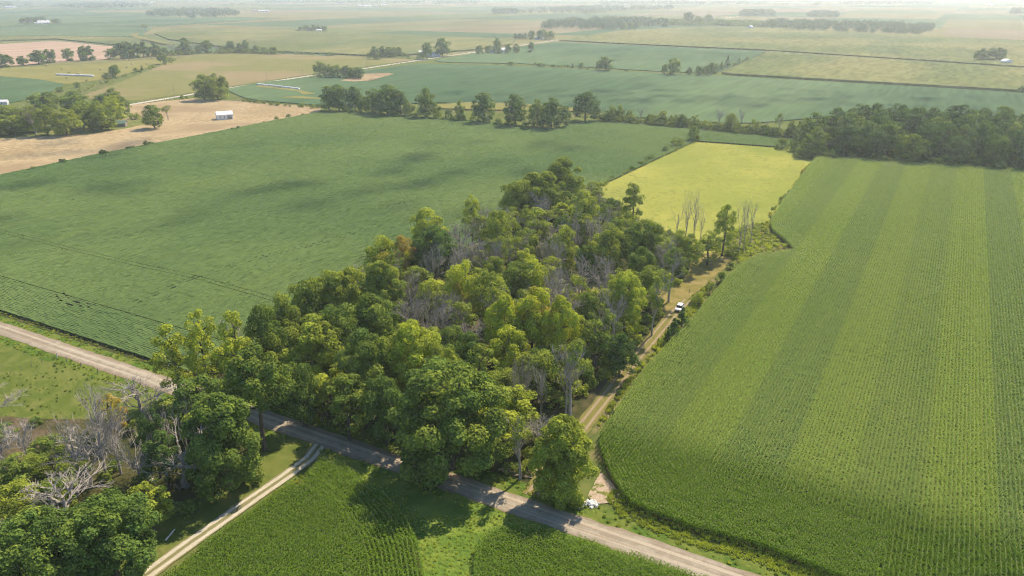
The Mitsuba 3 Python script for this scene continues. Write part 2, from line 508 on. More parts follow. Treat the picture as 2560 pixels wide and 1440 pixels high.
def ragged(pts, amp=.8, step=3.0, seed=1):
    """The polygon with its outline resampled and made uneven, as a field edge is."""
    line = LineString(list(pts) + [pts[0]])
    n = max(8, int(line.length / step))
    q = np.array([line.interpolate(i / n, normalized=True).coords[0] for i in range(n)])
    d = meshkit.fbm(np.column_stack([q * .12, np.full(n, seed * 3.7)]), 3) - .5
    e = meshkit.fbm(np.column_stack([q * .12, np.full(n, seed * 9.1 + 50)]), 3) - .5
    return Polygon(q + np.column_stack([d, e]) * 2 * amp).buffer(0)


def ribbon(name, pts, width, z, mat, step=2.0, crown=0.0, edge=.25, seed=0):
    """A road or track: uv.x metres from its middle line, uv.y metres along it."""
    line = LineString(pts)
    n = max(2, int(line.length / step))
    s = np.linspace(0, line.length, n + 1)
    p = np.array([line.interpolate(a).coords[0] for a in s])
    t = unit(np.gradient(p, axis=0))
    nr = np.column_stack([t[:, 1], -t[:, 0]])
    k = np.array([-1, -.5, 0, .5, 1.])
    rg = np.random.default_rng(seed + 5)
    wv = np.stack([meshkit.fbm(np.column_stack([s * .35, s * 0 + j * 9, s * 0 + seed]), 3) - .5 for j in (0, 1)], 1) * 2 * edge
    off = k[None] * width / 2 + np.where(k == -1, wv[:, :1], 0) + np.where(k == 1, wv[:, 1:], 0)
    v = p[:, None] + nr[:, None] * off[..., None]
    zz = z + crown * (1 - np.abs(k))[None].repeat(n + 1, 0)
    v = np.concatenate([v, zz[..., None]], -1).reshape(-1, 3)
    uv = np.stack([off, s[:, None].repeat(5, 1)], -1).reshape(-1, 2)
    i, j = np.meshgrid(np.arange(n), np.arange(4), indexing='ij')
    a = (i * 5 + j).ravel()
    f = np.vstack([np.column_stack([a, a + 1, a + 6]), np.column_stack([a, a + 6, a + 5])])
    mb = MB()
    mb.add(v, f, uv)
    structure(fresh(name), mb.ply(mat))


# ------------------------------------------------------------------ fair-weather clouds above the frame, whose soft shadows lie on the fields
scene['cloud_white'] = {'type': 'twosided', 'bsdf': {'type': 'diffuse', 'reflectance': {'type': 'rgb', 'value': [.85, .85, .85]}}}
BASE_Z = 1500.


def cloud(x, y, rx, ry, dens, seed):
    """A ragged cumulus of many small puffs; (x, y) is where its shadow falls."""
    rg = np.random.default_rng(seed)
    rx, ry = rx * 1.35, ry * 1.35
    n = int(dens * (.18 if y < 560 else .24) * math.pi * rx * ry / 130.)
    q = rg.normal(size=(n, 2)) * .48
    c = np.column_stack([x + q[:, 0] * rx + BASE_Z / math.tan(SUN_EL) * math.sin(SUN_AZ), y + q[:, 1] * ry + BASE_Z / math.tan(SUN_EL) * math.cos(SUN_AZ), BASE_Z + rg.uniform(0, 60, n)])
    mb = MB()
    ico = trimesh.creation.icosphere(0, 1.0)
    r = rg.uniform(4, 8, n)
    v = (c[:, None] + ico.vertices[None] * r[:, None, None] * np.array([1, 1, .7])).reshape(-1, 3)
    f = (ico.faces[None] + (np.arange(n) * len(ico.vertices))[:, None, None]).reshape(-1, 3)
    mb.add(v, f)
    structure(fresh('cloud'), mb.ply('cloud_white'))


for i, (p, rx, ry, dn) in enumerate((([(-65.1,379.6)][0], 120, 60, .42), ([(-198.2,304.5)][0], 60, 70, .4), ([(-250.9,476.5)][0], 110, 60, .4), ([(-7.3,463.5)][0], 60, 60, .3), ([(154.2,713.8)][0], 200, 60, .5), ([(-11.8,768.8)][0], 200, 60, .3), ([(329.1,694.4)][0], 200, 60, .4), ([(266.6,1173.2)][0], 200, 80, .45), ([(698.3,1295.6)][0], 260, 80, .5),
                                    ([(512.3,1677.5)][0], 350, 120, .45), ([(-556.3,1540.5)][0], 300, 120, .35), ([(-1238.8,2105.6)][0], 500, 200, .35), ([(-412.1,2590.8)][0], 700, 250, .35), ([(494.3,1123.4)][0], 200, 70, .3))):
    cloud(p[0], p[1], rx, ry, dn, 50 + i)

# ------------------------------------------------------------------ ground and fields
g1 = np.concatenate([-np.geomspace(40000, 1500, 22), np.arange(-1400, 1401, 100.), np.geomspace(1500, 40000, 22)])
gx, gy = np.meshgrid(g1, g1 + 300.)
gi = np.arange(gx.size).reshape(gx.shape)
gf = np.vstack([np.stack([gi[:-1, :-1], gi[:-1, 1:], gi[1:, 1:]], -1).reshape(-1, 3), np.stack([gi[:-1, :-1], gi[1:, 1:], gi[1:, :-1]], -1).reshape(-1, 3)])
keep = (np.abs(gx.ravel()) <= 25000) & (gy.ravel() > -12000) & (gy.ravel() < 37000)
gf = gf[keep[gf].all(1)]
mb = MB()
mb.add(np.column_stack([gx.ravel(), gy.ravel(), np.full(gx.size, -.05)]), gf)
structure('ground', mb.ply('m_ground'))

SOY = [(-79.0,168.8),(43.7,370.2),(118.3,491.5),(168.4,469.9),(190.6,497.2),(155.5,521.3),(124.6,542.5),(93.7,561.7),(71.8,574.7),(47.4,569.1),(32.3,537.4),(0.0,556.4),(-29.9,574.7),(-67.5,590.2),(-110.8,610.6),(-154.0,619.2),(-175.1,580.4),(-209.9,513.5),(-246.2,447.6),(-268.8,393.1),(-297.2,325.6),(-240.4,256.7),(-152.8,208.4),(-104.2,181.8)]
CORN = [(175.6,436.1),(228.0,420.8),(296.9,391.2),(88.5,92.0),(62.3,92.0),(56.9,95.4),(50.9,99.8),(42.8,105.6),(32.8,110.3),(26.3,114.1),(21.7,117.6),(20.1,122.5),(18.9,129.1),(18.2,136.2),(18.6,141.1),(32.0,169.0),(53.6,205.1),(67.7,230.4),(80.0,251.2),(89.8,260.2),(98.8,263.3),(104.3,266.5),(104.8,280.0),(104.0,292.1),(107.0,303.3),(117.9,326.3),(142.3,373.5)]
CORN_LEFT = [(18.6,141.1),(32.0,169.0),(53.6,205.1),(67.7,230.4),(80.0,251.2),(89.8,260.2),(98.8,263.3),(104.3,266.5),(104.8,280.0),(104.0,292.1),(107.0,303.3),(117.9,326.3),(142.3,373.5),(175.6,436.1)]
FOOT = [(56.9,95.4),(50.9,99.8),(42.8,105.6),(32.8,110.3),(26.3,114.1),(21.7,117.6),(20.1,122.5),(18.9,129.1)]
CORN_A = [(-57.0,97.1),(-52.6,106.1),(-47.4,115.9),(-41.3,127.0),(-39.1,131.1),(-34.8,130.2),(-30.0,125.7),(-24.3,120.0),(-19.8,114.1),(-16.4,107.1),(-14.4,99.8),(-13.7,94.5),(-57.2,94.5)]
CORN_B = [(-6.1,96.2),(-6.2,105.6),(-3.9,109.2),(0.7,110.8),(8.4,108.5),(19.1,103.8),(27.8,99.8),(32.8,96.2)]
TAN = [(-270.5,395.9),(-247.4,450.0),(-211.0,516.6),(-176.2,584.3),(-155.1,623.6),(-159.4,646.4),(-183.6,658.4),(-224.0,678.5),(-256.6,691.7),(-290.5,705.3),(-310.2,683.7),(-325.4,663.3),(-342.7,600.2),(-365.8,547.6),(-421.5,476.5),(-300.5,329.6)]
YARD = [(-400.6,451.2),(-336.9,501.6),(-311.2,512.0),(-282.6,524.4),(-271.5,547.6),(-261.5,570.9),(-273.4,584.3),(-300.8,610.6),(-323.1,644.0),(-336.7,658.4),(-362.2,648.8),(-398.8,600.2),(-463.6,527.6)]
YELLOW = [(38.9,362.0),(43.7,370.2),(118.0,490.1),(168.0,468.6),(176.3,457.3),(175.1,436.1),(142.3,373.5),(117.0,326.3),(104.8,301.6),(99.0,287.8),(88.5,281.6),(75.4,263.3),(67.9,266.1),(58.6,279.5),(47.4,310.5)]
WOOD = [(-78.7,169.2),(38.8,360.4),(47.6,311.7),(58.8,280.6),(68.1,267.0),(68.0,253.7),(57.7,238.5),(43.1,202.2),(28.8,174.5),(14.2,145.6),(8.7,133.3),(3.9,123.1),(-8.0,127.7),(-28.0,137.7),(-46.5,147.3),(-78.2,164.3)]
CLEAR = [(40.9,196.6),(50.0,213.6),(58.8,225.8),(69.4,242.3),(76.7,254.6),(81.2,263.3),(77.5,268.9),(68.0,263.3),(58.5,242.3),(50.9,231.1),(34.9,238.5),(21.1,234.0),(20.5,225.8),(35.8,225.8),(46.7,222.4),(46.8,212.7)]
ROUGH = [(81.2,263.3),(68.4,238.5),(54.3,208.1),(32.3,170.5),(18.1,142.4),(16.4,140.8),(20.0,150.7),(31.7,173.3),(48.9,208.1),(59.5,225.8),(71.7,246.3)]
TONGUE = [(80.6,261.1),(80.5,252.9),(90.3,262.0),(99.4,265.2),(103.7,267.0),(103.8,279.0),(102.5,290.5),(105.4,303.3),(99.9,304.5),(88.5,293.2),(79.4,282.6),(74.6,263.3)]
WEST = [(-238.8,238.5),(-143.4,193.4),(-120.2,181.8),(-97.4,167.6),(-80.0,156.9),(-72.9,150.7),(-78.7,147.3),(-81.2,139.2),(-87.1,126.4),(-98.7,110.8),(-113.1,94.5)]
STRIP = [(-63.1,96.2),(-52.7,114.1),(-46.3,127.7),(-41.8,138.9),(-48.6,147.0),(-51.2,144.8),(-56.1,133.3),(-60.8,120.0),(-69.1,108.7),(-75.0,94.5)]
LOWWOOD = [(-133.9,137.7),(-116.6,150.7),(-85.8,149.0),(-77.6,158.0),(-57.2,147.3),(-50.9,140.8),(-51.9,130.4),(-57.3,118.8),(-62.5,109.8),(-68.8,99.8),(-74.0,92.8),(-102.7,89.6)]
pol = {k: Polygon(v).buffer(0) for k, v in dict(soy=SOY, corn=CORN, corn_a=CORN_A, corn_b=CORN_B).items()}

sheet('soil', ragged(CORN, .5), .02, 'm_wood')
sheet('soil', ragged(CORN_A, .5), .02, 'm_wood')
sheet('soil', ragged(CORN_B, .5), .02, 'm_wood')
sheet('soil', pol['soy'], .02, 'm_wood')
sheet('pasture', ragged(WEST, .6), .015, 'm_pasture')
sheet('dry_grass_field', ragged(TAN, 1.5), .06, 'm_tan')
sheet('lawn', ragged(YARD, 2.), .10, 'm_lawn')
sheet('yellow_field', ragged(YELLOW, 1.0), .05, 'm_yellow')
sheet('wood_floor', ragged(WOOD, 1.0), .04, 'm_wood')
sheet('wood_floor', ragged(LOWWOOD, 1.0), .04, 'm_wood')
sheet('clearing', ragged(CLEAR, .8), .08, 'm_mown')
sheet('rough_strip', ragged(ROUGH, .8), .06, 'm_rough')
sheet('rough_strip', ragged(TONGUE, .8), .07, 'm_rough')
sheet('mown_strip', ragged(STRIP, .5), .07, 'm_pasture')
sheet('sand_patch', ragged([(15.6,125.7),(17.7,129.1),(19.6,125.1),(20.6,121.5),(18.9,119.4),(15.9,119.0),(14.2,121.2)], 1.0, .7), .09, 'm_sand')
sheet('sand_patch', ragged([(-3.2,129.7),(0.8,131.8),(5.3,131.1),(4.8,127.0),(0.0,127.7)], 1.0, .7), .09, 'm_sand')

ROAD = [(-147.2,199.4),(35.1,99.8)]
r0, r1 = np.array(ROAD[0]), np.array(ROAD[1])
rd = unit(r1 - r0)
rn = np.array([rd[1], -rd[0]])
band = lambda a, b: Polygon([r0 - rd * 320 + rn * a, r1 + rd * 200 + rn * a, r1 + rd * 200 + rn * b, r0 - rd * 320 + rn * b])
sheet('verge', ragged(list(band(-7.0, 6.2).exterior.coords)[:-1], .7).difference(pol['soy']), .05, 'm_verge')
sheet('verge', ragged([(-19.9,115.3),(-16.4,107.1),(-13.9,94.5),(-6.0,94.5),(-6.1,105.6),(-3.9,109.2),(8.4,108.5),(21.6,102.7),(15.6,109.8),(1.5,117.6),(-22.5,129.1),(-35.0,134.7),(-39.1,131.1)], .6), .055, 'm_fresh')
ribbon('gravel_road', [r0 - rd * 320, r1 + rd * 200], 5.6, .10, 'm_gravel', 1.5, .10, .45, 1)
ribbon('farm_track', [(-41.0,138.9),(-41.9,134.0),(-44.8,128.1),(-50.9,117.6),(-56.2,108.2),(-60.7,99.6),(-63.8,93.7),(-67.4,86.5)], 3.2, .11, 'm_track', 1.0, .02, .3, 2)
ribbon('grass_lane', [(3.8,121.2),(8.2,131.1),(16.2,147.0),(28.3,171.2),(40.5,194.5),(49.6,211.7),(55.2,220.7)], 4.0, .12, 'm_lane', 1.5, .02, .3, 3)
ribbon('far_road', [(-418.1,504.5),(-374.6,561.7),(-343.1,612.8),(-327.6,660.8),(-301.8,734.2),(-268.8,821.2),(-225.1,921.0),(-183.0,1001.5),(-134.8,1109.9),(-58.0,1277.9),(22.0,1456.9),(92.6,1606.1)], 6.0, .15, 'm_far_road', 10, .05, .4, 4)

far = [
    ('far_soybean_field', .8, 'm_far_soy', [(-283.8,768.8),(-266.9,828.7),(-218.7,893.9),(-123.4,1059.1),(10.4,1023.8),(175.2,930.3),(236.9,902.8),(486.7,740.3),(661.4,632.5),(534.5,504.5),(396.2,596.2),(235.3,588.2),(168.7,558.1),(125.6,574.7),(69.0,604.4),(49.1,632.5),(3.4,648.8),(-55.6,673.4),(-162.1,653.5),(-202.2,675.9),(-236.1,694.4)]),
    ('far_soybean_field', .8, 'm_far_soy', [(-110.1,1116.6),(-56.8,1252.1),(80.5,1528.0),(203.3,1445.7),(413.6,1286.7),(305.9,1059.1),(239.3,925.6),(174.7,954.6),(10.7,1059.1),(-98.2,1077.6)]),
    ('far_soybean_field', .8, 'm_far_soy', [(-929.3,1029.5),(-580.4,889.5),(-518.0,860.1),(-464.2,813.8),(-440.8,746.5),(-433.2,689.0),(-435.3,658.4),(-521.0,561.7)]),
    ('far_corn_field', 2.3, 'm_far_corn', [(410.6,1269.2),(637.3,980.1),(806.2,778.7),(668.2,639.4),(492.5,749.6),(242.6,916.3),(309.1,1059.1)]),
    ('far_corn_field', 2.3, 'm_far_corn', [(92.7,1566.1),(266.1,1974.5),(555.1,2228.6),(651.1,2177.7),(800.0,1954.2),(913.6,1739.2),(957.7,1633.9),(1219.4,1195.8),(819.8,792.4),(650.7,1001.5),(420.9,1295.6),(206.4,1468.3)]),
    ('far_corn_field', 2.3, 'm_far_corn', [(-377.4,1269.2),(-281.7,1227.4),(-195.5,1173.2),(-146.7,1211.4),(-59.5,1313.8),(0.0,1456.9),(8.0,1592.5),(-83.3,1662.7),(-300.7,1822.9),(-583.5,2016.4),(-882.8,2082.6),(-823.3,1840.6),(-692.2,1606.1),(-496.7,1371.7)]),
    ('far_corn_field', 2.3, 'm_far_corn', [(-1343.1,1503.5),(-997.0,1553.2),(-925.3,1619.9),(-701.1,1423.8),(-705.8,1479.9),(-751.2,1648.2),(-789.5,1677.5),(-1113.8,1739.2),(-1482.1,1662.7)]),
    ('far_soybean_field', .8, 'm_far_soy', [(-1790.8,2016.4),(-1489.5,2337.7),(-1287.8,2396.3),(-1055.7,2254.9),(-982.3,2202.9),(-802.0,1723.3),(-1134.2,1771.7),(-1508.1,1692.5)]),
    ('far_soybean_field', .8, 'm_far_soy', [(-3306.2,3752.2),(-2747.3,4341.4),(-2538.2,4544.9),(-1433.2,3141.4),(-1042.5,3091.0),(-848.8,2948.9),(-988.3,2254.9),(-1545.4,2426.7),(-1868.7,2105.6)]),
    ('stubble_field', .12, 'm_stubble', [(-1228.0,1371.7),(-951.0,1479.9),(-902.5,1579.2),(-698.0,1402.5),(-652.8,1323.1),(-578.4,1144.2),(-620.1,1083.9),(-664.7,1023.8),(-818.7,902.8)]),
    ('hay_field', .12, 'm_hay', [(-764.1,840.2),(-650.7,1001.5),(-563.4,1059.1),(-505.9,1137.2),(-482.9,1109.9),(-462.8,990.7),(-447.5,868.3),(-466.2,817.5),(-520.4,864.2),(-585.9,898.3),(-944.6,1047.0)]),
    ('meadow', .14, 'm_meadow', [(-397.3,708.1),(-337.2,681.1),(-306.6,746.5),(-273.5,836.4),(-232.0,930.3),(-195.2,1012.5),(-137.2,1130.3),(-192.0,1151.3),(-274.7,1195.8),(-370.0,1243.8),(-457.5,1260.6),(-495.3,1227.4),(-472.0,1083.9),(-420.7,840.2)]),
]
FAR = {}
for i, (nm, z, mat, pts) in enumerate(far):
    pg = ragged(pts, 1.2, 25, i).buffer(-.6)
    FAR[i] = pg
    slab(nm, pg, z, mat)
sheet('grass_lane', ragged([(-258.6,789.0),(-206.7,752.7),(-193.2,722.4),(-210.6,705.3),(-171.7,694.4),(-173.6,702.5),(-203.5,719.5),(-184.2,731.2),(-212.9,768.8),(-260.0,806.6)], .5, 5), .95, 'm_hay')
sheet('sand_patch', ragged([(-186.2,848.1),(-178.9,876.7),(-175.0,916.3),(-146.8,930.3),(-137.6,916.3),(-146.0,880.9),(-153.1,844.1),(-170.9,836.4)], 1.), .95, 'm_tan')
sheet('field_margin', ragged([(-66.3,658.4),(-34.9,675.9),(10.3,663.3),(52.9,639.4),(51.5,621.4),(-32.6,630.3),(-66.2,639.4)], 1., 8), .95, 'm_hay')


# ------------------------------------------------------------------ row crops
def row_lines(poly, az, gap):
    """The rows of a field as straight pieces, cut to its outline."""
    c = np.array(poly.centroid.coords[0])
    u, v = np.array([math.sin(az), math.cos(az)]), np.array([math.cos(az), -math.sin(az)])
    rad = max(np.linalg.norm(np.array(g) - c) for g in poly.envelope.exterior.coords)
    k = np.arange(-int(rad / gap) - 1, int(rad / gap) + 2) * gap
    base = c + v * (k - (c @ v) % gap)[:, None]
    ls = shapely.linestrings(np.stack([base - u * rad, base + u * rad], 1))
    return [g for x in shapely.intersection(ls, poly) for g in getattr(x, 'geoms', [x]) if g.geom_type == 'LineString' and g.length > 1]


def offset_rows(line, inside, n, gap, side):
    out = []
    for i in range(n):
        o = line.parallel_offset(gap * (i + .5), side)
        x = o.intersection(inside)
        out += [g for g in getattr(x, 'geoms', [x]) if g.geom_type == 'LineString' and g.length > 1]
    return out


def soy_mesh(lines, low=.52):
    rng = np.random.default_rng(5)
    mb = MB()
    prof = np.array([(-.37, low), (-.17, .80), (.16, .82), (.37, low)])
    for ln in lines:
        d0 = math.hypot(*ln.interpolate(.5, normalized=True).coords[0])
        st = .8 if d0 < 215 else (1.3 if d0 < 300 else 2.4)
        n = max(2, int(ln.length / st))
        s = np.linspace(0, 1, n + 1)
        p = shapely.get_coordinates(shapely.line_interpolate_point(ln, s, normalized=True))
        t = unit(np.gradient(p, axis=0))
        nr = np.column_stack([t[:, 1], -t[:, 0]])
        m = len(p)
        o = prof[:, 0][None] + rng.normal(size=(m, 4)) * .05
        z = prof[:, 1][None] * (1 + rng.normal(size=(m, 4)) * .05) * (.96 + .08 * meshkit.noise(np.column_stack([p * .9, np.zeros(m)])))[:, None]
        v = np.concatenate([p[:, None] + nr[:, None] * o[..., None], z[..., None]], -1).reshape(-1, 3)
        i, j = np.meshgrid(np.arange(m - 1), np.arange(3), indexing='ij')
        a = (i * 4 + j).ravel()
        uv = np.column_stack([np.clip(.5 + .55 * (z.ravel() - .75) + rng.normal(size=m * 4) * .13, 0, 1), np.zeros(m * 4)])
        mb.add(v, np.vstack([np.column_stack([a, a + 1, a + 5]), np.column_stack([a, a + 5, a + 4])]), uv)
    return mb


# wheel tracks of the sprayer pressed into the soybeans
RUTS = [LineString(q) for q in (
    [(-231.8,307.4),(-205.4,292.1),(-164.2,269.3),(-134.3,253.3),(-108.1,240.4),(-81.3,224.1),(-68.9,215.8)],
    [(-187.3,263.3),(-165.7,269.3),(-150.4,287.8),(-136.6,304.5)], [(-144.0,224.8),(-140.1,220.0),(-134.7,215.8),(-128.1,214.2)], [(-116.4,217.4),(-107.3,238.5),(-92.3,258.9),(-73.4,276.6),(-53.3,304.5)],
    [(-58.6,249.5),(-53.9,258.0),(-47.9,270.3)], [(-57.2,329.6),(-49.4,337.9)], [(55.6,480.5),(73.9,503.0),(101.7,540.8)], [(0.0,494.4),(13.5,515.1)])]
ruts = shapely.union_all([shapely.union_all([g.parallel_offset(1.1, 'left'), g.parallel_offset(1.1, 'right')]).buffer(.14) for g in RUTS])
headland = band(-24, -7.0).intersection(pol['soy'])
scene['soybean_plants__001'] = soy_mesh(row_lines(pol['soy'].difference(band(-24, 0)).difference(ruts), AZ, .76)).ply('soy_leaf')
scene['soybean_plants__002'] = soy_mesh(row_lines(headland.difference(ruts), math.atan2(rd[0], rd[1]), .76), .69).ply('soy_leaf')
labels['soybean_plants'] = {'kind': 'stuff', 'label': 'dense green soybean rows filling the big field left of the central wood', 'category': 'crop'}


def corn_row(seed, plants, leaf_n, length=4.0, head=0.):
    """Four metres of one row of corn; uv.x is the tone (over 1: tassel)."""
    rng = np.random.default_rng(seed)
    mb = MB()
    for i in range(plants):
        x = (i + .5) / plants * length + rng.normal() * .06
        y, h = rng.normal() * .05, 2.35 * rng.uniform(.88, 1.08)
        a0 = rng.uniform(0, 6.28)
        for k in range(leaf_n):
            a = a0 + k * 2.6 + rng.normal() * .4
            z = h * (.22 + .70 * (k + rng.uniform(0, 1)) / leaf_n)
            L = rng.uniform(.45, .8) * (1.1 - .35 * k / leaf_n)
            d = np.array([math.cos(a), math.sin(a) * .85, 0])
            s = np.array([-d[1], d[0], 0]) * rng.uniform(.055, .085)
            p0, p1 = np.array([x, y, z]), np.array([x, y, z]) + d * L * .5 + [0, 0, L * rng.uniform(.32, .5)]
            p2 = p0 + d * L + [0, 0, L * rng.uniform(-.15, .3)]
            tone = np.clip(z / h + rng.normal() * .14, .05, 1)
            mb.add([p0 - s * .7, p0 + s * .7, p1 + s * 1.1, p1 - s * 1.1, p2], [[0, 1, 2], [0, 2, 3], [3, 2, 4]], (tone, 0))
        w = rng.uniform(.05, .1)
        q = rng.uniform(0, 3.14)
        dx = np.array([math.cos(q), math.sin(q), 0]) * w
        mb.add([[x, y, h * .86], [x + dx[0], y + dx[1], h * 1.07], [x - dx[0], y - dx[1], h * 1.09]], [[0, 1, 2]], (1.0 + head * rng.uniform(.5, 1), 0))
    v, f = mb.mesh()
    return v, f, np.vstack(mb.uv)


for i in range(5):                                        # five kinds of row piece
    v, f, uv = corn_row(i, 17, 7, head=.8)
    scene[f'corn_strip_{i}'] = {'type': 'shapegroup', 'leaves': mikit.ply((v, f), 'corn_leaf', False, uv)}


def corn(key, label, lines, rng):
    c = 0
    for ln in lines:
        n = max(1, int(round(ln.length / 4)))
        p = shapely.get_coordinates(shapely.line_interpolate_point(ln, np.linspace(0, 1, n + 1), normalized=True))
        for a, b in zip(p[:-1], p[1:]):
            if rng.random() < .5:
                a, b = b, a
            t = b - a
            i = rng.integers(0, 5)
            c += 1
            scene[f'{key}__{c:05d}'] = {'type': 'instance', 'group': {'type': 'ref', 'id': f'corn_strip_{i}'},
                'to_world': T([[t[0] / 4, -t[1] / np.linalg.norm(t), 0, a[0]], [t[1] / 4, t[0] / np.linalg.norm(t), 0, a[1]], [0, 0, .93 + .14 * rng.random(), 0], [0, 0, 0, 1]])}
    labels[key] = {'kind': 'stuff', 'label': label, 'category': 'crop'}


rc = np.random.default_rng(9)
foot, left = LineString(FOOT), LineString(CORN_LEFT)
near_left, near_foot = left.buffer(6.84, cap_style='flat'), foot.buffer(16.72, cap_style='flat')
field = pol['corn'].intersection(Polygon([(-60, 80), (95, 80), (330, 425), (330, 470), (-60, 470)]))
foot_part = field.intersection(near_foot)
left_part = field.intersection(near_left).difference(near_foot)
lines = row_lines(field.difference(near_foot).difference(near_left), AZ, .76)
for s in ('left', 'right'):
    lines += offset_rows(foot, foot_part, 22, .76, s) + offset_rows(left, left_part, 9, .76, s)
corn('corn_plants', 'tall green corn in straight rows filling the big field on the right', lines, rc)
edge_a = LineString(CORN_A[4:12])
band_a = pol['corn_a'].intersection(edge_a.buffer(9))
la = row_lines(pol['corn_a'].difference(edge_a.buffer(9)), AZ, .76) + offset_rows(edge_a, band_a, 12, .76, 'right') + offset_rows(edge_a, band_a, 12, .76, 'left')
corn('corn_plants_001', 'corn between the pale farm track and the grass strip in the foreground', la, rc)
corn('corn_plants_002', 'corn right of the foreground grass strip, below the gravel road', row_lines(pol['corn_b'], math.atan2(rd[0], rd[1]), .76), rc)
ORD = 'first second third fourth fifth sixth seventh eighth ninth tenth eleventh twelfth thirteenth fourteenth fifteenth sixteenth seventeenth eighteenth nineteenth twentieth twenty-first twenty-second twenty-third twenty-fourth twenty-fifth twenty-sixth twenty-seventh twenty-eighth twenty-ninth thirtieth thirty-first thirty-second thirty-third thirty-fourth thirty-fifth thirty-sixth thirty-seventh thirty-eighth thirty-ninth fortieth forty-first forty-second forty-third forty-fourth forty-fifth forty-sixth forty-seventh forty-eighth forty-ninth fiftieth fifty-first fifty-second fifty-third fifty-fourth fifty-fifth fifty-sixth fifty-seventh fifty-eighth fifty-ninth'.split()

# ------------------------------------------------------------------ trees
placed = []                                     # (x, y, crown radius) of what stands in the wood


def plant(rows, group=None, cat='tree', name=None):
    for x, y, h, r, shape, pal, label in rows:
        nm = name or {'dead': 'dead_tree', 'snag': 'dead_tree', 'broom': 'dead_tree', 'cone': 'cedar_tree', 'bush': 'shrub', 'thicket': 'shrub', 'sparse': 'half_bare_tree'}.get(shape, 'broadleaf_tree')
        tree(shape, pal, x, y, h, r, nm, label, 'shrub' if 'shrub' in nm else cat, group)
        placed.append((x, y, r))


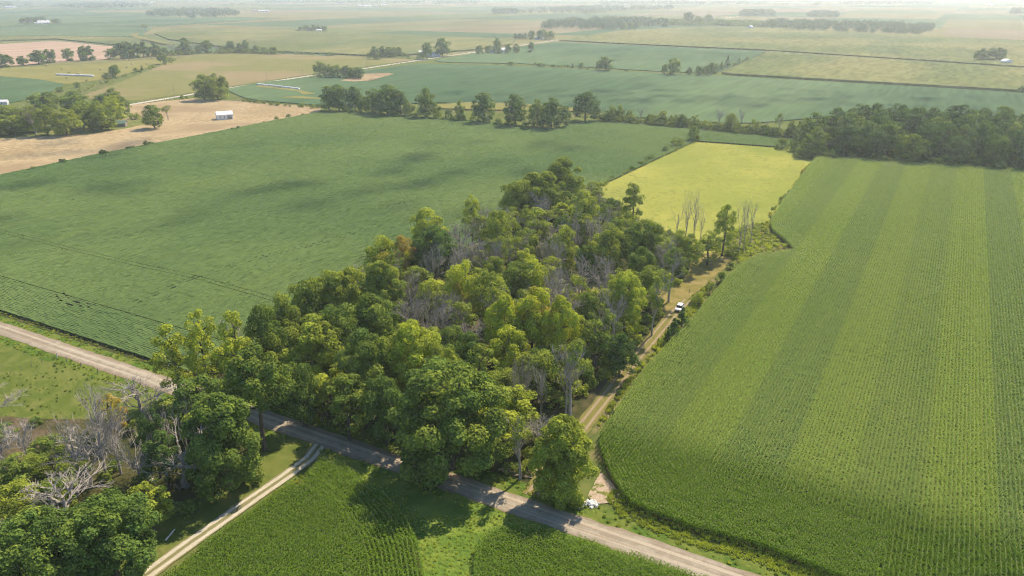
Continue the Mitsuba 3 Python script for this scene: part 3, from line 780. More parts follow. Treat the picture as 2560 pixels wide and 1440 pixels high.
# along the gravel road and the near edge of the central wood
plant([
 (-12.3,130.2,23.3,11.7,'oak',.34,'huge spreading dark green oak beside the gravel road, widest crown in the picture'),
 (9.6,120.3,17.5,5.9,'full',.56,'round yellow-green tree reaching the ground beside the white rubble pile'),
 (1.6,126.6,14.8,4.3,'sparse',.45,'half-dead small tree with pale trunk between the huge oak and the round yellow-green tree'),
 (-51.9,136.5,24.2,6.5,'high',.36,'tall green tree on a long bare trunk left of the road junction'),
 (-55.1,123.5,20.7,6.8,'full',.38,'dense dark tree with golden-lit tufts between gravel road and farm track'),
 (-67.1,143.2,13.5,5.7,'round',.24,'dark green tree between the golden-tufted tree and the gravel road')])
plant([
 (-79.2,159.1,19.0,4.8,'loose',.62,'leftmost of the three airy light green trees above the bend of the gravel road'),
 (-72.4,160.0,22.0,4.6,'loose',.64,'middle airy light green tree with two dark trunks above the gravel road'),
 (-64.6,159.5,22.0,4.5,'loose',.60,'rightmost of the three airy light green trees above the gravel road'),
 (-60.1,167.9,20.0,4.8,'round',.36,'mid green round tree right of the three airy light green trees'),
 (-58.5,178.1,19.0,4.7,'round',.40,'green tree on the soybean edge of the wood, nearest the road'),
 (-46.7,161.4,20.0,7.5,'hero',.52,'broad brownish-olive tree in the front left of the wood'),
 (-55.8,190.8,18.0,5.3,'round',.44,'second tree along the soybean edge of the wood, dull green'),
 (-50.5,193.7,19.0,5.6,'round',.47,'third tree along the soybean edge of the wood, dull olive'),
 (-45.4,196.9,19.0,6.2,'hero',.50,'pale olive dome-crowned tree on the soybean edge of the wood'),
 (-36.7,199.7,20.0,5.7,'hero',.40,'greyish green round tree on the soybean edge, behind the pale olive dome'),
 (-42.1,167.9,20.0,5.9,'round',.33,'dark green tree behind the brownish-olive tree, front left of the wood'),
 (-35.8,175.6,20.0,6.3,'hero',.31,'deep green tree beside the gray bare thicket in the front of the wood'),
 (-32.7,150.8,21.0,6.4,'hero',.33,'large dark green tree in the front row of the wood, right of the brownish-olive tree'),
 (-21.9,153.7,22.0,6.4,'hero',.66,'tall yellow-olive tree rising behind the huge oak'),
 (-46.4,146.2,16.0,3.6,'round',.28,'dark tree under the brownish-olive tree at the front edge of the wood'),
 (-34.9,140.7,16.0,4.7,'loose',.30,'loose dark green tree in the front row above the road junction'),
 (-26.7,139.0,16.0,4.2,'round',.26,'shaded dark tree left of the huge oak'),
 (-15.4,151.1,17.0,4.0,'round',.52,'olive tree showing above the top of the huge oak'),
 (-41.1,226.2,19.0,5.7,'round',.68,'yellow-green tree at the corner that juts into the soybean field'),
 (-34.7,229.4,18.0,4.6,'round',.97,'golden-brown tree beside the dark round oak on the soybean edge'),
 (-39.6,223.3,15.0,5.0,'round',.92,'lower golden-brown tree at the corner that juts into the soybean field'),
 (-25.2,232.4,20.0,7.7,'hero',.08,'very dark blue-green round tree on the soybean edge of the wood'),
 (-29.2,251.7,21.0,6.4,'round',.65,'light yellow-green tree behind the very dark round tree'),
 (-14.8,267.0,22.0,3.5,'tall',.62,'slender tree with one leafy tuft standing up against the soybean field'),
 (-12.0,259.4,17.0,6.0,'sparse',.45,'thin half-bare tree below the slender tufted tree'),
 (-5.1,252.3,20.0,5.8,'round',.56,'olive-green tree among bare trees near the soybean edge'),
 (-13.4,200.7,20.0,5.2,'round',.82,'bright yellow-green crown in the middle of the wood, left of the bare thicket'),
 (-6.1,197.0,18.0,5.1,'round',.58,'light olive tree behind the bright yellow-green crown'),
 (-1.8,172.3,21.0,4.9,'hero',.80,'left bright lime-green tree of the trio in the middle of the wood'),
 (5.4,174.1,22.0,5.7,'hero',.76,'tallest bright lime-green tree of the trio in the middle of the wood'),
 (11.9,171.3,21.0,4.5,'hero',.73,'right bright lime-green tree of the trio in the middle of the wood'),
 (-0.5,165.1,16.0,5.0,'round',.80,'low bright yellow-green tree under the lime-green trio'),
 (-6.9,148.5,19.0,4.2,'loose',.42,'light green tree with pale forked limbs right behind the huge oak'),
 (13.1,148.8,20.0,5.0,'sparse',.44,'big half-dead tree with gray limbs beside the grass lane'),
 (12.0,149.3,19.0,3.8,'dead',.4,'gray dead crown in front of the big half-dead tree by the grass lane'),
 (1.7,149.1,17.0,3.0,'broom',.4,'bare fan-shaped tree under the lime-green trio'),
 (6.2,146.2,16.0,2.2,'dead',.4,'thin bare tree between the bare fan-shaped tree and the big half-dead tree'),
 (30.2,190.9,20.0,6.1,'hero',.60,'yellow-green dome tree above the bend of the grass lane'),
 (39.2,193.9,18.0,4.0,'sparse',.42,'half-dead leaning tree right of the yellow-green dome by the lane'),
 (24.1,176.4,17.0,4.1,'sparse',.36,'gray thin-leaved tree in front of the yellow-green dome'),
 (26.9,169.2,12.0,4.4,'round',.14,'low very dark tree beside the grass lane'),
 (20.6,170.9,15.0,4.2,'loose',.30,'dark thin tree with vines left of the low very dark tree'),
 (40.1,221.2,17.0,4.7,'hero',.34,'compact bright green tree near the mown clearing'),
 (48.7,218.9,18.0,5.2,'sparse',.34,'grayish thin tree at the left corner of the mown clearing'),
 (45.0,244.0,19.0,7.9,'hero',.46,'light green broad tree behind the compact bright green tree'),
 (47.9,293.2,20.0,4.3,'tall',.48,'narrow half-leafy tree standing against the yellow field'),
 (21.9,323.1,24.0,9.0,'hero',.46,'tallest green tree at the far end of the wood, against the soybean field'),
 (8.1,302.7,22.0,7.8,'hero',.44,'broad dark green crown left of the tallest far tree'),
 (0.8,297.3,20.0,6.4,'round',.40,'green tree on the soybean edge near the far end of the wood'),
 (14.3,304.2,22.0,7.6,'hero',.44,'green crown just below the tallest far tree'),
 (28.0,285.6,19.0,6.2,'round',.70,'yellow-green tree at the back of the wood near the yellow field'),
 (9.3,263.7,18.0,5.2,'tall',.40,'dark narrow tree in the far half of the wood'),
 (17.4,244.6,17.0,4.6,'round',.60,'small yellow-green tree among bare trees in the far half of the wood'),
 (32.0,243.6,18.0,5.9,'round',.54,'olive tree left of the light green broad tree'),
 (1.2,206.5,17.0,5.1,'round',.34,'bluish green round tree behind the lime-green trio'),
 (6.3,207.1,18.0,5.3,'round',.60,'yellow-olive tree with bare lower limbs behind the lime-green trio'),
 (56.8,246.6,15.0,5.0,'round',.40,'green tree above the mown clearing, left of the two trees on the lawn'),
 (60.4,245.3,14.0,4.7,'loose',.44,'leafy green tree at the far side of the mown clearing')])
plant([
 (76.8,263.3,19.3,4.0,'tall',.58,'slender yellow-green tree standing free between the mown clearing and the yellow field'),
 (69.0,253.7,12.4,4.4,'loose',.42,'small free-standing tree with thin trunk on the mown clearing')])
plant([
 (67.5,283.6,20.7,4.5,'snag',.4,'leftmost tall bare tree against the yellow field'),
 (64.9,287.8,13.8,3.6,'snag',.4,'short bare tree leaning left against the yellow field'),
 (70.7,281.6,19.7,4.2,'snag',.4,'second tall bare tree against the yellow field'),
 (72.9,280.0,16.7,3.5,'snag',.4,'bare tree bending right against the yellow field'),
 (82.7,263.3,22.8,3.4,'snag',.4,'left stem of the bare clump beside the corn bend'),
 (85.6,267.0,21.3,3.1,'snag',.4,'middle stem of the bare clump beside the corn bend'),
 (91.1,276.6,17.6,3.2,'snag',.4,'right stem of the bare clump beside the corn bend')])
plant([
 (-23.0,189.4,16.0,6.0,'broom',.4,'fan of gray bare limbs in the front middle of the wood'),
 (-18.3,178.8,16.0,5.1,'dead',.4,'gray dead tree right of the fan of bare limbs'),
 (-27.3,185.7,16.0,4.7,'dead',.4,'gray dead tree left of the fan of bare limbs'),
 (-13.6,183.9,15.0,4.6,'sparse',.42,'brownish thin tree in the middle of the wood behind the huge oak'),
 (-7.3,229.2,17.0,6.1,'broom',.4,'purple-gray bare fan-shaped tree behind the bright yellow-green crown'),
 (-18.0,254.3,17.0,6.1,'dead',.4,'gray bare tree between the slender tufted tree and the very dark tree'),
 (20.5,216.5,16.0,5.6,'dead',.4,'tangled gray bare tree in the far half of the wood'),
 (28.9,217.3,17.0,4.4,'dead',.4,'pale bare tree left of the compact bright green tree'),
 (11.9,213.9,15.0,5.5,'broom',.4,'wide gray bare tree behind the lime-green trio')])

# the rest of the wood, one by one
KINDS = [('sparse', .46, 'half-bare olive tree'), ('dead', .40, 'gray leafless tree'), ('loose', .50, 'loose olive-green tree'), ('round', .36, 'rounded green tree'), ('tall', .58, 'narrow yellow-green tree')]
rw = np.random.default_rng(31)
wood = Polygon(WOOD).buffer(-2.5).difference(Polygon(CLEAR).buffer(2.5))
x0, y0, x1, y1 = wood.bounds
fill = []
back = LineString([(41.0,354.2),(47.6,311.7),(58.8,280.6),(68.1,267.0)])
for _ in range(5200):
    x, y = rw.uniform(x0, x1), rw.uniform(y0, y1)
    if not wood.contains(Point(x, y)) or any((x - a) ** 2 + (y - b) ** 2 < (.66 * c + (3.2 if (x - r0[0]) * rn[0] + (y - r0[1]) * rn[1] > -60 else 3.9)) ** 2 for a, b, c in placed):
        continue
    depth = -np.dot(np.array([x, y]) - r0, rn)          # metres into the wood from the road
    pr = [.16, .06, .26, .46, .06] if depth < 45 else [.34, .28, .17, .11, .10]
    kd = KINDS[rw.choice(5, p=pr)]
    h, r = (rw.uniform(9, 14) if depth < 50 else rw.uniform(14.5, 18.5) if kd[0] in ('dead', 'sparse') else rw.uniform(10.5, 16)), rw.uniform(3.4, 5.2)
    if back.distance(Point(x, y)) < 26:
        h, r = rw.uniform(6.5, 10), rw.uniform(2.6, 3.6)
    side = np.dot(np.array([x, y]) - r0, rd)
    zone = ('near' if depth < 50 else 'middle' if depth < 115 else 'far') + ' ' + ('soybean side' if side < 88 else 'centre' if side < 118 else 'lane side')
    fill.append((zone, kd, x, y, h, r))
    placed.append((x, y, r))
fill.sort(key=lambda t: t[2] / t[3])
rank = {}
for zone, kd, x, y, h, r in fill:
    n = rank[(zone, kd[0])] = rank.get((zone, kd[0]), -1) + 1
    nm = {'dead': 'dead_tree', 'sparse': 'half_bare_tree'}.get(kd[0], 'broadleaf_tree')
    tree(kd[0], kd[1] + rw.choice([-.1, 0, .1]) if kd[0] != 'dead' else .4, x, y, h, r, nm, f'{kd[2]}, {ORD[n]} from the left in the {zone} of the central wood', 'tree', 'crowded trees of the central wood')
NUM_WOOD = len(placed)


def scatter(poly, n, gap, shapes, hr, label, group, seed, name='undergrowth', cat='undergrowth', things=False):
    """Many small plants that read as one mass: one object of kind stuff, an entry per copy (things: each one on its own)."""
    rg = np.random.default_rng(seed)
    pts = []
    a, b, c, d = poly.bounds
    base = None if things else fresh(name)
    todo = []
    for _ in range(n * 60):
        if len(pts) >= n:
            break
        x, y = rg.uniform(a, c), rg.uniform(b, d)
        if poly.contains(Point(x, y)) and all((x - p) ** 2 + (y - q) ** 2 > gap * gap for p, q in pts):
            pts.append((x, y))
            h = rg.uniform(*hr)
            sh, pal = shapes[rg.integers(len(shapes))]
            r = h * rg.uniform(.55, .9)
            if things:
                todo.append((x, y, h, r, sh, pal))
            else:
                key, h0, r0_ = proto(sh, pal, int(rg.integers(0, 2)))
                scene[f'{base}__{len(pts):03d}'] = {'type': 'instance', 'group': {'type': 'ref', 'id': key},
                    'to_world': T().translate([x, y, 0]).rotate([0, 0, 1], float(rg.uniform(0, 360))).scale([r / r0_, r / r0_, h / h0])}
    todo.sort(key=lambda t: t[0] / t[1])
    for i, (x, y, h, r, sh, pal) in enumerate(todo):
        tree(sh, pal, x, y, h, r, name, f'{label}, {ORD[i]} from the left', cat, group)
    if not things:
        labels[base] = {'kind': 'stuff', 'label': label, 'category': cat}


# undergrowth at the edges of the wood
wedge = Polygon(WOOD).buffer(1.5).difference(Polygon(WOOD).buffer(-5)).difference(Polygon(CLEAR).buffer(1)).difference(band(-8.5, 9))
lane_line = LineString([(3.8,121.2),(8.2,131.1),(16.2,147.0),(28.3,171.2),(40.5,194.5),(49.6,211.7)])
wedge = wedge.difference(lane_line.buffer(3.0))
scatter(wedge, 110, 3.0, [('thicket', .32), ('bush', .45), ('thicket', .45), ('bush', .6)], (2.0, 4.6), 'leafy shrubs along the edges of the central wood', 'undergrowth shrubs of the central wood', 3)
scatter(Polygon(WOOD).buffer(-6).difference(Polygon(CLEAR).buffer(2)), 110, 5.0, [('thicket', .34), ('thicket', .5), ('bush', .55)], (2.5, 5.5), 'leafy saplings between the trunks inside the central wood', 'saplings inside the central wood', 4)

# the lower left wood
plant([
 (-72.7,93.3,17.0,7.7,'oak',.24,'dark green oak cut by the lower left corner of the picture'),
 (-64.6,98.9,16.0,6.7,'hero',.24,'dark green round tree in the lower left, next to the pale log'),
 (-64.0,110.9,10.0,3.7,'loose',.56,'small light green tree by the mown strip beside the farm track'),
 (-72.8,99.7,9.0,3.9,'round',.30,'dark tree between the two big ones in the lower left'),
 (-68.4,108.6,9.0,2.6,'round',.66,'bright yellow-green small tree behind the dark round tree in the lower left'),
 (-81.0,127.8,20.0,5.4,'dead',.4,'tall pale dead tree standing above the lower left thicket'),
 (-86.4,128.4,16.0,4.5,'snag',.4,'bare tree with forked crown left of the tall pale dead tree'),
 (-73.2,125.7,13.0,6.6,'broom',.4,'bushy silver-gray dead tree right of the tall pale dead tree'),
 (-69.6,132.4,18.0,4.0,'snag',.4,'tall bare tree with dark ivied trunk beside the gravel road'),
 (-65.5,130.5,17.0,2.9,'snag',.4,'bare tree leaning over the gravel road'),
 (-78.2,128.2,17.0,3.9,'dead',.4,'second pale dead tree, right behind the tall pale dead one'),
 (-97.0,129.1,12.0,4.3,'dead',.4,'small bare tree at the left edge of the picture'),
 (-84.5,139.5,12.0,3.2,'loose',.88,'rusty thin tree behind the tall pale dead tree'),
 (-91.2,127.4,9.0,4.1,'loose',.34,'light green airy tree in the lower left thicket'),
 (-92.9,121.3,9.0,4.6,'loose',.34,'green airy tree at the left edge of the picture'),
 (-83.5,121.4,8.0,4.1,'sparse',.44,'yellowish thin tree in front of the tall pale dead tree'),
 (-66.5,123.2,13.0,3.5,'tall',.16,'dark ivy-covered tree left of the golden-tufted tree'),
 (-69.8,127.1,15.0,2.6,'tall',.10,'very dark narrow tree behind the bushy silver-gray dead tree'),
 (-88.7,112.0,9.0,4.5,'round',.54,'yellowish tree above the corner oak in the lower left'),
 (-83.3,114.5,8.0,4.0,'loose',.34,'olive tree behind the dark round tree in the lower left')])
low = Polygon(LOWWOOD).buffer(-3).intersection(Polygon([(-140, 60), (20, 60), (20, 200), (-140, 200)])).difference(Polygon(STRIP).buffer(1))
scatter(low, 60, 2.8, [('thicket', .34), ('bush', .34), ('thicket', .24), ('bush', .34), ('broom', .4)], (1.8, 3.8), 'leafy shrubs of the thicket in the lower left wood', 'shrubs of the lower left wood', 6)
scatter(low, 14, 5, [('sparse', .44), ('dead', .4), ('dead', .4)], (8, 12), 'thin young tree inside the lower left wood', 'young trees of the lower left wood', 7, 'broadleaf_tree', 'tree', True)

# the dark wood on the right
WOODR = [(165.3,443.0),(180.2,436.1),(228.0,420.8),(274.1,401.6),(331.5,382.2),(391.2,457.3),(332.3,494.4),(269.9,504.5),(219.3,497.2),(189.6,480.5)]
rr = np.random.default_rng(12)
wr = Polygon(WOODR).buffer(-2)
pts = []
a, b, c, d = wr.bounds
edge_r = LineString(WOODR[:5])
for _ in range(6000):
    x, y = rr.uniform(a, c), rr.uniform(b, d)
    gap = 11.5
    if wr.contains(Point(x, y)) and all((x - p) ** 2 + (y - q) ** 2 > gap * gap for p, q in pts):
        pts.append((x, y))
pts.sort(key=lambda p: p[0] / p[1])
rank = {}
for x, y in pts:
    dist = edge_r.distance(Point(x, y))
    front = dist < 11
    h = rr.uniform(19, 24) if not front else rr.uniform(16, 21)
    pal = float(rr.choice([.12, .24, .34, .44], p=[.55, .28, .12, .05]))
    what = {.12: 'blackish green', .24: 'dark green', .34: 'mid green', .44: 'olive'}[pal]
    where = 'front row' if front else 'middle canopy' if dist < 42 else 'rear canopy'
    n = rank[(what, where)] = rank.get((what, where), -1) + 1
    tree('mid', pal, x, y, h, rr.uniform(7., 9.8), 'broadleaf_tree', f'{what} tree, {ORD[n]} from the left in the {where} of the dark right wood', 'tree', 'trees of the dark right wood')
scatter(Polygon(WOODR).buffer(3.5).difference(Polygon(WOODR).buffer(-1.5)), 60, 4.5, [('thicket', .24), ('thicket', .34)], (4, 7.5), 'dense shrubs along the foot of the dark wood on the right', 'shrubs along the right wood', 14)
plant([
 (166.3,467.3,6.6,3.7,'thicket',.36,'left shrub of the clump at the corner of the yellow field and the dark wood'),
 (171.1,459.8,8.0,4.2,'thicket',.30,'middle shrub of the clump at the corner of the yellow field and the dark wood'),
 (176.5,451.2,10.7,5.2,'thicket',.26,'right shrub of the clump at the corner of the yellow field and the dark wood'),
 (162.6,467.3,2.5,1.3,'bush',.3,'tiny shrub on the far edge of the yellow field'),
 (117.6,494.4,9.8,3.8,'mid',.36,'single upright tree at the far left corner of the yellow field'),
 (120.4,492.9,4.4,1.9,'bush',.4,'small shrub at the foot of the single upright tree'),
 (103.1,475.2,6.0,4.4,'thicket',.42,'largest round shrub on the fence line left of the yellow field'),
 (92.5,458.5,3.4,2.3,'thicket',.24,'second shrub down the fence line left of the yellow field'),
 (79.5,435.0,3.0,2.8,'thicket',.24,'third shrub down the fence line left of the yellow field'),
 (72.2,420.8,2.3,2.1,'bush',.24,'fourth shrub down the fence line left of the yellow field'),
 (75.7,427.2,1.8,1.6,'bush',.3,'fifth small shrub beside the fourth on the fence line'),
 (64.8,406.5,2.6,1.6,'bush',.3,'sixth shrub down the fence line left of the yellow field'),
 (51.7,386.7,1.9,1.3,'bush',.14,'small dark shrub alone on the fence line left of the yellow field'),
 (43.3,371.8,1.8,2.0,'bush',.42,'low shrub where the fence line meets the central wood')])

# the tree row behind the soybean field, left to right


def tree_row(rows, words, group, name='broadleaf_tree', cat='tree'):
    rows = list(rows)
    for i, (x, y, h, r, shape, pal) in enumerate(rows):
        nm = 'hedgerow_tree' if name == 'broadleaf_tree' else name
        if shape in ('dead', 'snag', 'broom'):
            nm = 'dead_tree'
        if shape in ('bush', 'thicket'):
            nm, c = 'shrub', 'shrub'
        else:
            c = cat
        tree(shape, pal, x, y, h, r, nm, f'{ORD[i]} from the left in {words}', c, group)


tree_row([
 (-148.8,630.3,19.4,8.3,'mid',.20),
 (-140.0,625.8,20.8,9.2,'mid',.24),
 (-127.5,628.0,19.6,7.8,'mid',.28),
 (-120.7,621.4,13.2,4.7,'mid',.36),
 (-109.6,612.8,19.2,8.6,'mid',.30),
 (-97.5,606.4,22.9,13.1,'mid',.22),
 (-86.9,604.4,18.3,7.1,'mid',.24),
 (-79.5,598.2,10.7,4.5,'mid',.48),
 (-66.0,594.1,22.2,8.3,'mid',.30),
 (-57.6,590.2,9.9,4.7,'mid',.46),
 (-48.0,584.3,7.8,3.4,'thicket',.36),
 (-39.1,578.5,15.0,3.7,'mid',.44),
 (-38.3,574.7,5.9,4.6,'thicket',.28),
 (-29.3,574.7,4.4,2.5,'thicket',.42),
 (-21.3,569.1,21.4,8.8,'mid',.22),
 (2.3,554.6,22.3,8.9,'mid',.28),
 (17.9,545.9,19.5,7.3,'mid',.34),
 (27.7,540.8,21.5,8.4,'mid',.24),
 (37.8,549.3,14.6,4.4,'mid',.26),
 (54.9,576.6,21.3,11.1,'mid',.16)], 'the row of big trees behind the near soybean field', 'trees behind the soybean field')
tree_row([
 (73.9,572.8,11.7,4.6,'mid',.46),
 (79.9,572.8,12.3,3.7,'mid',.40),
 (86.5,569.1,8.7,3.1,'thicket',.34),
 (94.5,563.5,11.8,2.7,'dead',.4),
 (100.7,559.9,7.8,3.6,'thicket',.30),
 (108.8,556.4,10.3,4.2,'mid',.50),
 (115.6,551.1,8.5,3.9,'thicket',.44),
 (121.4,547.6,9.3,4.8,'mid',.36),
 (129.3,544.2,9.2,3.6,'thicket',.44),
 (136.1,540.8,6.1,3.9,'thicket',.56),
 (143.8,534.1,15.4,2.9,'dead',.4),
 (151.3,530.9,12.6,4.7,'mid',.50),
 (156.8,526.0,16.5,2.6,'dead',.4),
 (165.1,521.3,9.7,4.1,'thicket',.46),
 (171.5,518.1,8.6,3.5,'dead',.4),
 (178.7,512.0,14.8,3.5,'sparse',.42),
 (184.4,506.0,11.0,3.7,'thicket',.34),
 (189.5,501.6,13.3,2.9,'mid',.34),
 (192.6,497.2,14.9,2.8,'cone',.14),
 (196.0,494.4,13.3,4.0,'thicket',.3)],
    'the hedgerow running left from the dark right wood', 'hedgerow of the soybean fields')
hl = LineString([(68.8,574.7),(93.9,563.5),(125.0,544.2),(156.4,524.4),(180.9,507.5),(198.9,491.5)])
scatter(hl.buffer(4), 62, 3.6, [('thicket', .22), ('thicket', .32), ('thicket', .44)], (4, 7), 'dense shrubs filling the hedgerow between the two soybean fields', 'filler shrubs of the hedgerow', 21)
scatter(LineString([(-150.2,619.2),(-110.1,606.4),(-67.0,586.2),(-29.6,569.1),(0.0,551.1),(33.7,537.4)]).buffer(2), 30, 6, [('thicket', .28), ('bush', .36)], (2.5, 5), 'low shrubs under the row of big trees behind the soybean field', 'shrubs under the tree row', 22)

# left: the farmstead trees and the single trees in the dry field
plant([
 (-366.6,558.1,14.3,10.6,'mid',.40,'first tree on the left of the farmstead grove'),
 (-336.7,527.6,16.8,10.6,'mid',.42,'dull green tree at the left end of the farmstead grove'),
 (-335.9,515.1,12.2,9.8,'mid',.46,'low olive tree at the left front of the farmstead grove'),
 (-322.9,518.1,19.7,9.7,'sparse',.44,'thin gray tree in the front of the farmstead grove'),
 (-313.0,515.1,20.1,7.7,'mid',.47,'olive dark-trunked tree in the front of the farmstead grove'),
 (-300.0,515.1,17.5,10.2,'mid',.58,'bright green tree at the front middle of the farmstead grove'),
 (-304.9,515.1,6.9,3.8,'mid',.55,'small tree under the bright green tree of the farmstead grove'),
 (-302.2,540.8,18.5,10.5,'mid',.44,'green tree left of the white house'),
 (-287.0,535.8,20.0,11.0,'mid',.48,'broad green tree in front of the white house'),
 (-288.0,558.1,20.5,8.0,'mid',.60,'yellowish green tree at the right end of the farmstead grove'),
 (-282.2,535.8,13.8,5.2,'mid',.34,'dark tree in front of the white house, right side'),
 (-368.9,610.6,17.0,11.4,'mid',.30,'dark green tree at the back of the farmstead grove'),
 (-345.2,610.6,17.9,12.7,'mid',.30,'large dark green tree at the back middle of the farmstead grove'),
 (-351.1,663.3,9.0,7.2,'mid',.22,'bluish dark tree behind the farmstead grove'),
 (-333.4,648.8,15.7,7.7,'mid',.30,'tallest narrow tree behind the right end of the farmstead grove'),
 (-306.5,610.6,12.4,5.1,'mid',.36,'rounded tree behind the right end of the farmstead grove'),
 (-288.5,584.3,4.2,2.4,'thicket',.56,'left small round bush right of the farmstead grove'),
 (-284.6,584.3,5.1,2.8,'thicket',.60,'right small round bush right of the farmstead grove'),
 (-252.9,542.5,16.4,7.6,'mid',.30,'dark single tree in the dry tan field, left of the white barn'),
 (-258.5,578.5,10.9,4.7,'sparse',.42,'half-bare tree right of the dark single tree in the dry tan field'),
 (-285.1,600.2,8.0,2.8,'dead',.4,'small bare tree left of the dark single tree in the dry tan field'),
 (-274.7,694.4,22.1,11.1,'mid',.30,'left tree of the big clump by the far road'),
 (-262.9,694.4,22.8,10.2,'mid',.40,'tallest tree of the big clump by the far road'),
 (-261.4,705.3,20.4,5.6,'mid',.48,'right tree of the big clump by the far road'),
 (-268.0,691.7,17.6,7.1,'mid',.34,'front tree of the big clump by the far road'),
 (-297.3,699.8,3.9,2.4,'thicket',.32,'round shrub by the far road, left of the big clump'),
 (-293.7,702.5,2.5,1.6,'bush',.36,'tiny shrub by the far road, beside the round shrub')])
scatter(Polygon([(-349.8,497.2),(-345.3,515.1),(-317.4,518.1),(-364.5,600.2),(-405.3,610.6),(-404.5,580.4)]), 9, 9, [('mid', .36), ('mid', .46)], (11, 15), 'crowded tree in the left part of the farmstead grove', 'crowded farmstead grove trees', 24, 'broadleaf_tree', 'tree', True)
tree_row([
 (-218.7,893.9,17.5,7.3,'mid',.44),
 (-206.7,885.2,14.8,7.2,'mid',.36),
 (-195.4,880.9,15.1,8.1,'mid',.40),
 (-186.0,880.9,13.8,5.7,'mid',.24),
 (-178.0,872.5,12.4,5.2,'mid',.36),
 (-170.1,868.3,12.8,7.0,'mid',.24)],
    'the clump on the far soybean island', 'island clump trees')
tree_row([
 (-260.4,404.5,1.3,1.5,'bush',.2),
 (-260.0,408.5,1.8,1.6,'bush',.2),
 (-253.6,425.1,2.5,2.1,'bush',.14),
 (-242.5,448.8,2.9,2.5,'bush',.18),
 (-241.3,451.2,1.9,1.6,'bush',.2),
 (-235.3,464.8,2.0,1.9,'bush',.16),
 (-234.2,468.6,1.7,1.7,'bush',.2),
 (-229.3,476.5,3.5,2.5,'thicket',.18),
 (-228.3,480.5,2.0,2.0,'bush',.2),
 (-223.5,488.7,0.5,1.4,'bush',.2),
 (-195.7,535.8,1.9,1.2,'bush',.14),
 (-193.2,540.8,2.2,1.5,'bush',.14),
 (-183.1,567.2,1.2,1.3,'bush',.3),
 (-177.5,580.4,2.7,1.9,'bush',.3),
 (-171.1,590.2,3.0,2.0,'bush',.3),
 (-163.5,602.3,1.8,1.7,'bush',.3)],
    'the dark bushes edging the dry tan field', 'bushes on the dry field edge')
scatter(LineString([(-241.5,689.0),(-197.3,658.4),(-159.9,644.0)]).buffer(3), 26, 4, [('bush', .28), ('bush', .4)], (1.5, 3.2), 'small shrubs on the fence row between dry field and far soybeans', 'fence row shrubs', 25)
tree_row([
 (-649.9,1012.5,15.8,10.8,'far',.22),
 (-641.5,1035.3,12.1,7.7,'far',.22),
 (-631.3,1053.0,17.9,11.0,'far',.24),
 (-628.6,1077.6,17.7,8.6,'far',.28),
 (-621.6,1109.9,16.6,8.7,'far',.26),
 (-607.2,1116.6,15.7,4.0,'far',.28),
 (-599.8,1116.6,19.9,10.7,'far',.26),
 (-590.8,1116.6,7.0,4.0,'far',.3),
 (-576.1,1137.2,14.3,8.1,'far',.30),
 (-565.1,1144.2,21.5,10.8,'far',.22),
 (-559.7,1151.3,23.3,8.8,'far',.26),
 (-552.6,1158.5,20.7,9.5,'far',.28),
 (-545.1,1173.2,22.0,9.6,'far',.24),
 (-535.1,1188.2,19.4,9.6,'far',.22)],
    'the tree row behind the hay field', 'hay field tree row')
tree_row([
 (-527.3,1203.6,12.2,6.9,'far',.34),
 (-518.4,1211.4,17.5,7.0,'dead',.4),
 (-511.8,1219.3,12.3,7.0,'far',.40),
 (-504.0,1227.4,24.7,8.4,'far',.36),
 (-497.3,1235.5,16.0,6.3,'dead',.4),
 (-489.2,1243.8,14.4,7.1,'far',.34),
 (-479.8,1252.1,19.2,9.2,'far',.26),
 (-467.0,1260.6,13.3,7.8,'dead',.4),
 (-457.5,1260.6,10.9,6.4,'far',.34),
 (-446.1,1260.6,18.2,7.1,'far',.26),
 (-432.1,1260.6,14.5,6.3,'far',.36),
 (-421.9,1260.6,19.4,6.3,'far',.30),
 (-404.0,1252.1,12.0,6.9,'far',.36),
 (-388.8,1243.8,10.2,6.2,'far',.38),
 (-372.0,1235.5,10.7,6.1,'far',.24)],
    'the dense hedgerow right of the hay field trees', 'upper left hedgerow')
scatter(LineString([(-531.2,1195.8),(-476.7,1243.8),(-429.3,1252.1),(-365.3,1227.4)]).buffer(6), 34, 7, [('thicket', .3), ('thicket', .4)], (5, 8), 'shrubs filling the dense hedgerow in the upper left', 'filler shrubs of the upper left hedgerow', 26)
tree_row([
 (-356.4,1235.5,4.8,2.7,'thicket',.3),
 (-337.7,1235.5,3.0,4.1,'thicket',.3),
 (-332.8,1235.5,2.4,4.1,'thicket',.3),
 (-322.0,1227.4,3.0,3.3,'thicket',.34),
 (-307.0,1219.3,4.1,4.6,'thicket',.3),
 (-291.6,1211.4,2.9,2.6,'thicket',.3),
 (-276.4,1203.6,5.2,7.8,'thicket',.26)],
    'the low shrubs of the upper middle field edge', 'upper middle field edge shrubs', 'shrub')
plant([
 (-445.2,880.9,14.3,5.7,'far',.36,'taller tree by the ditch right of the left silage bag'),
 (-450.4,872.5,6.9,5.7,'thicket',.24,'dark rounded shrub by the ditch right of the left silage bag'),
 (-467.9,1059.1,15.4,7.3,'far',.38,'tree at the head of the green ditch below the hay field tree row'),
 (-478.4,1109.9,5.4,8.9,'thicket',.44,'light shrubs right of the tree at the head of the green ditch'),
 (-454.4,949.6,5.6,3.3,'thicket',.32,'round shrub in the middle of the green ditch'),
 (-455.8,969.7,6.2,2.3,'cone',.2,'tiny pointed cedar in the middle of the green ditch'),
 (-457.5,1001.5,4.4,3.5,'bush',.42,'low shrub in the green ditch, uphill of the tiny cedar'),
 (-439.3,789.0,5.5,3.8,'thicket',.2,'dark shrub on the green strip above the farmstead grove'),
 (-436.6,752.7,4.9,4.1,'thicket',.2,'dark shrub left of the other one on the green strip above the farmstead grove')])
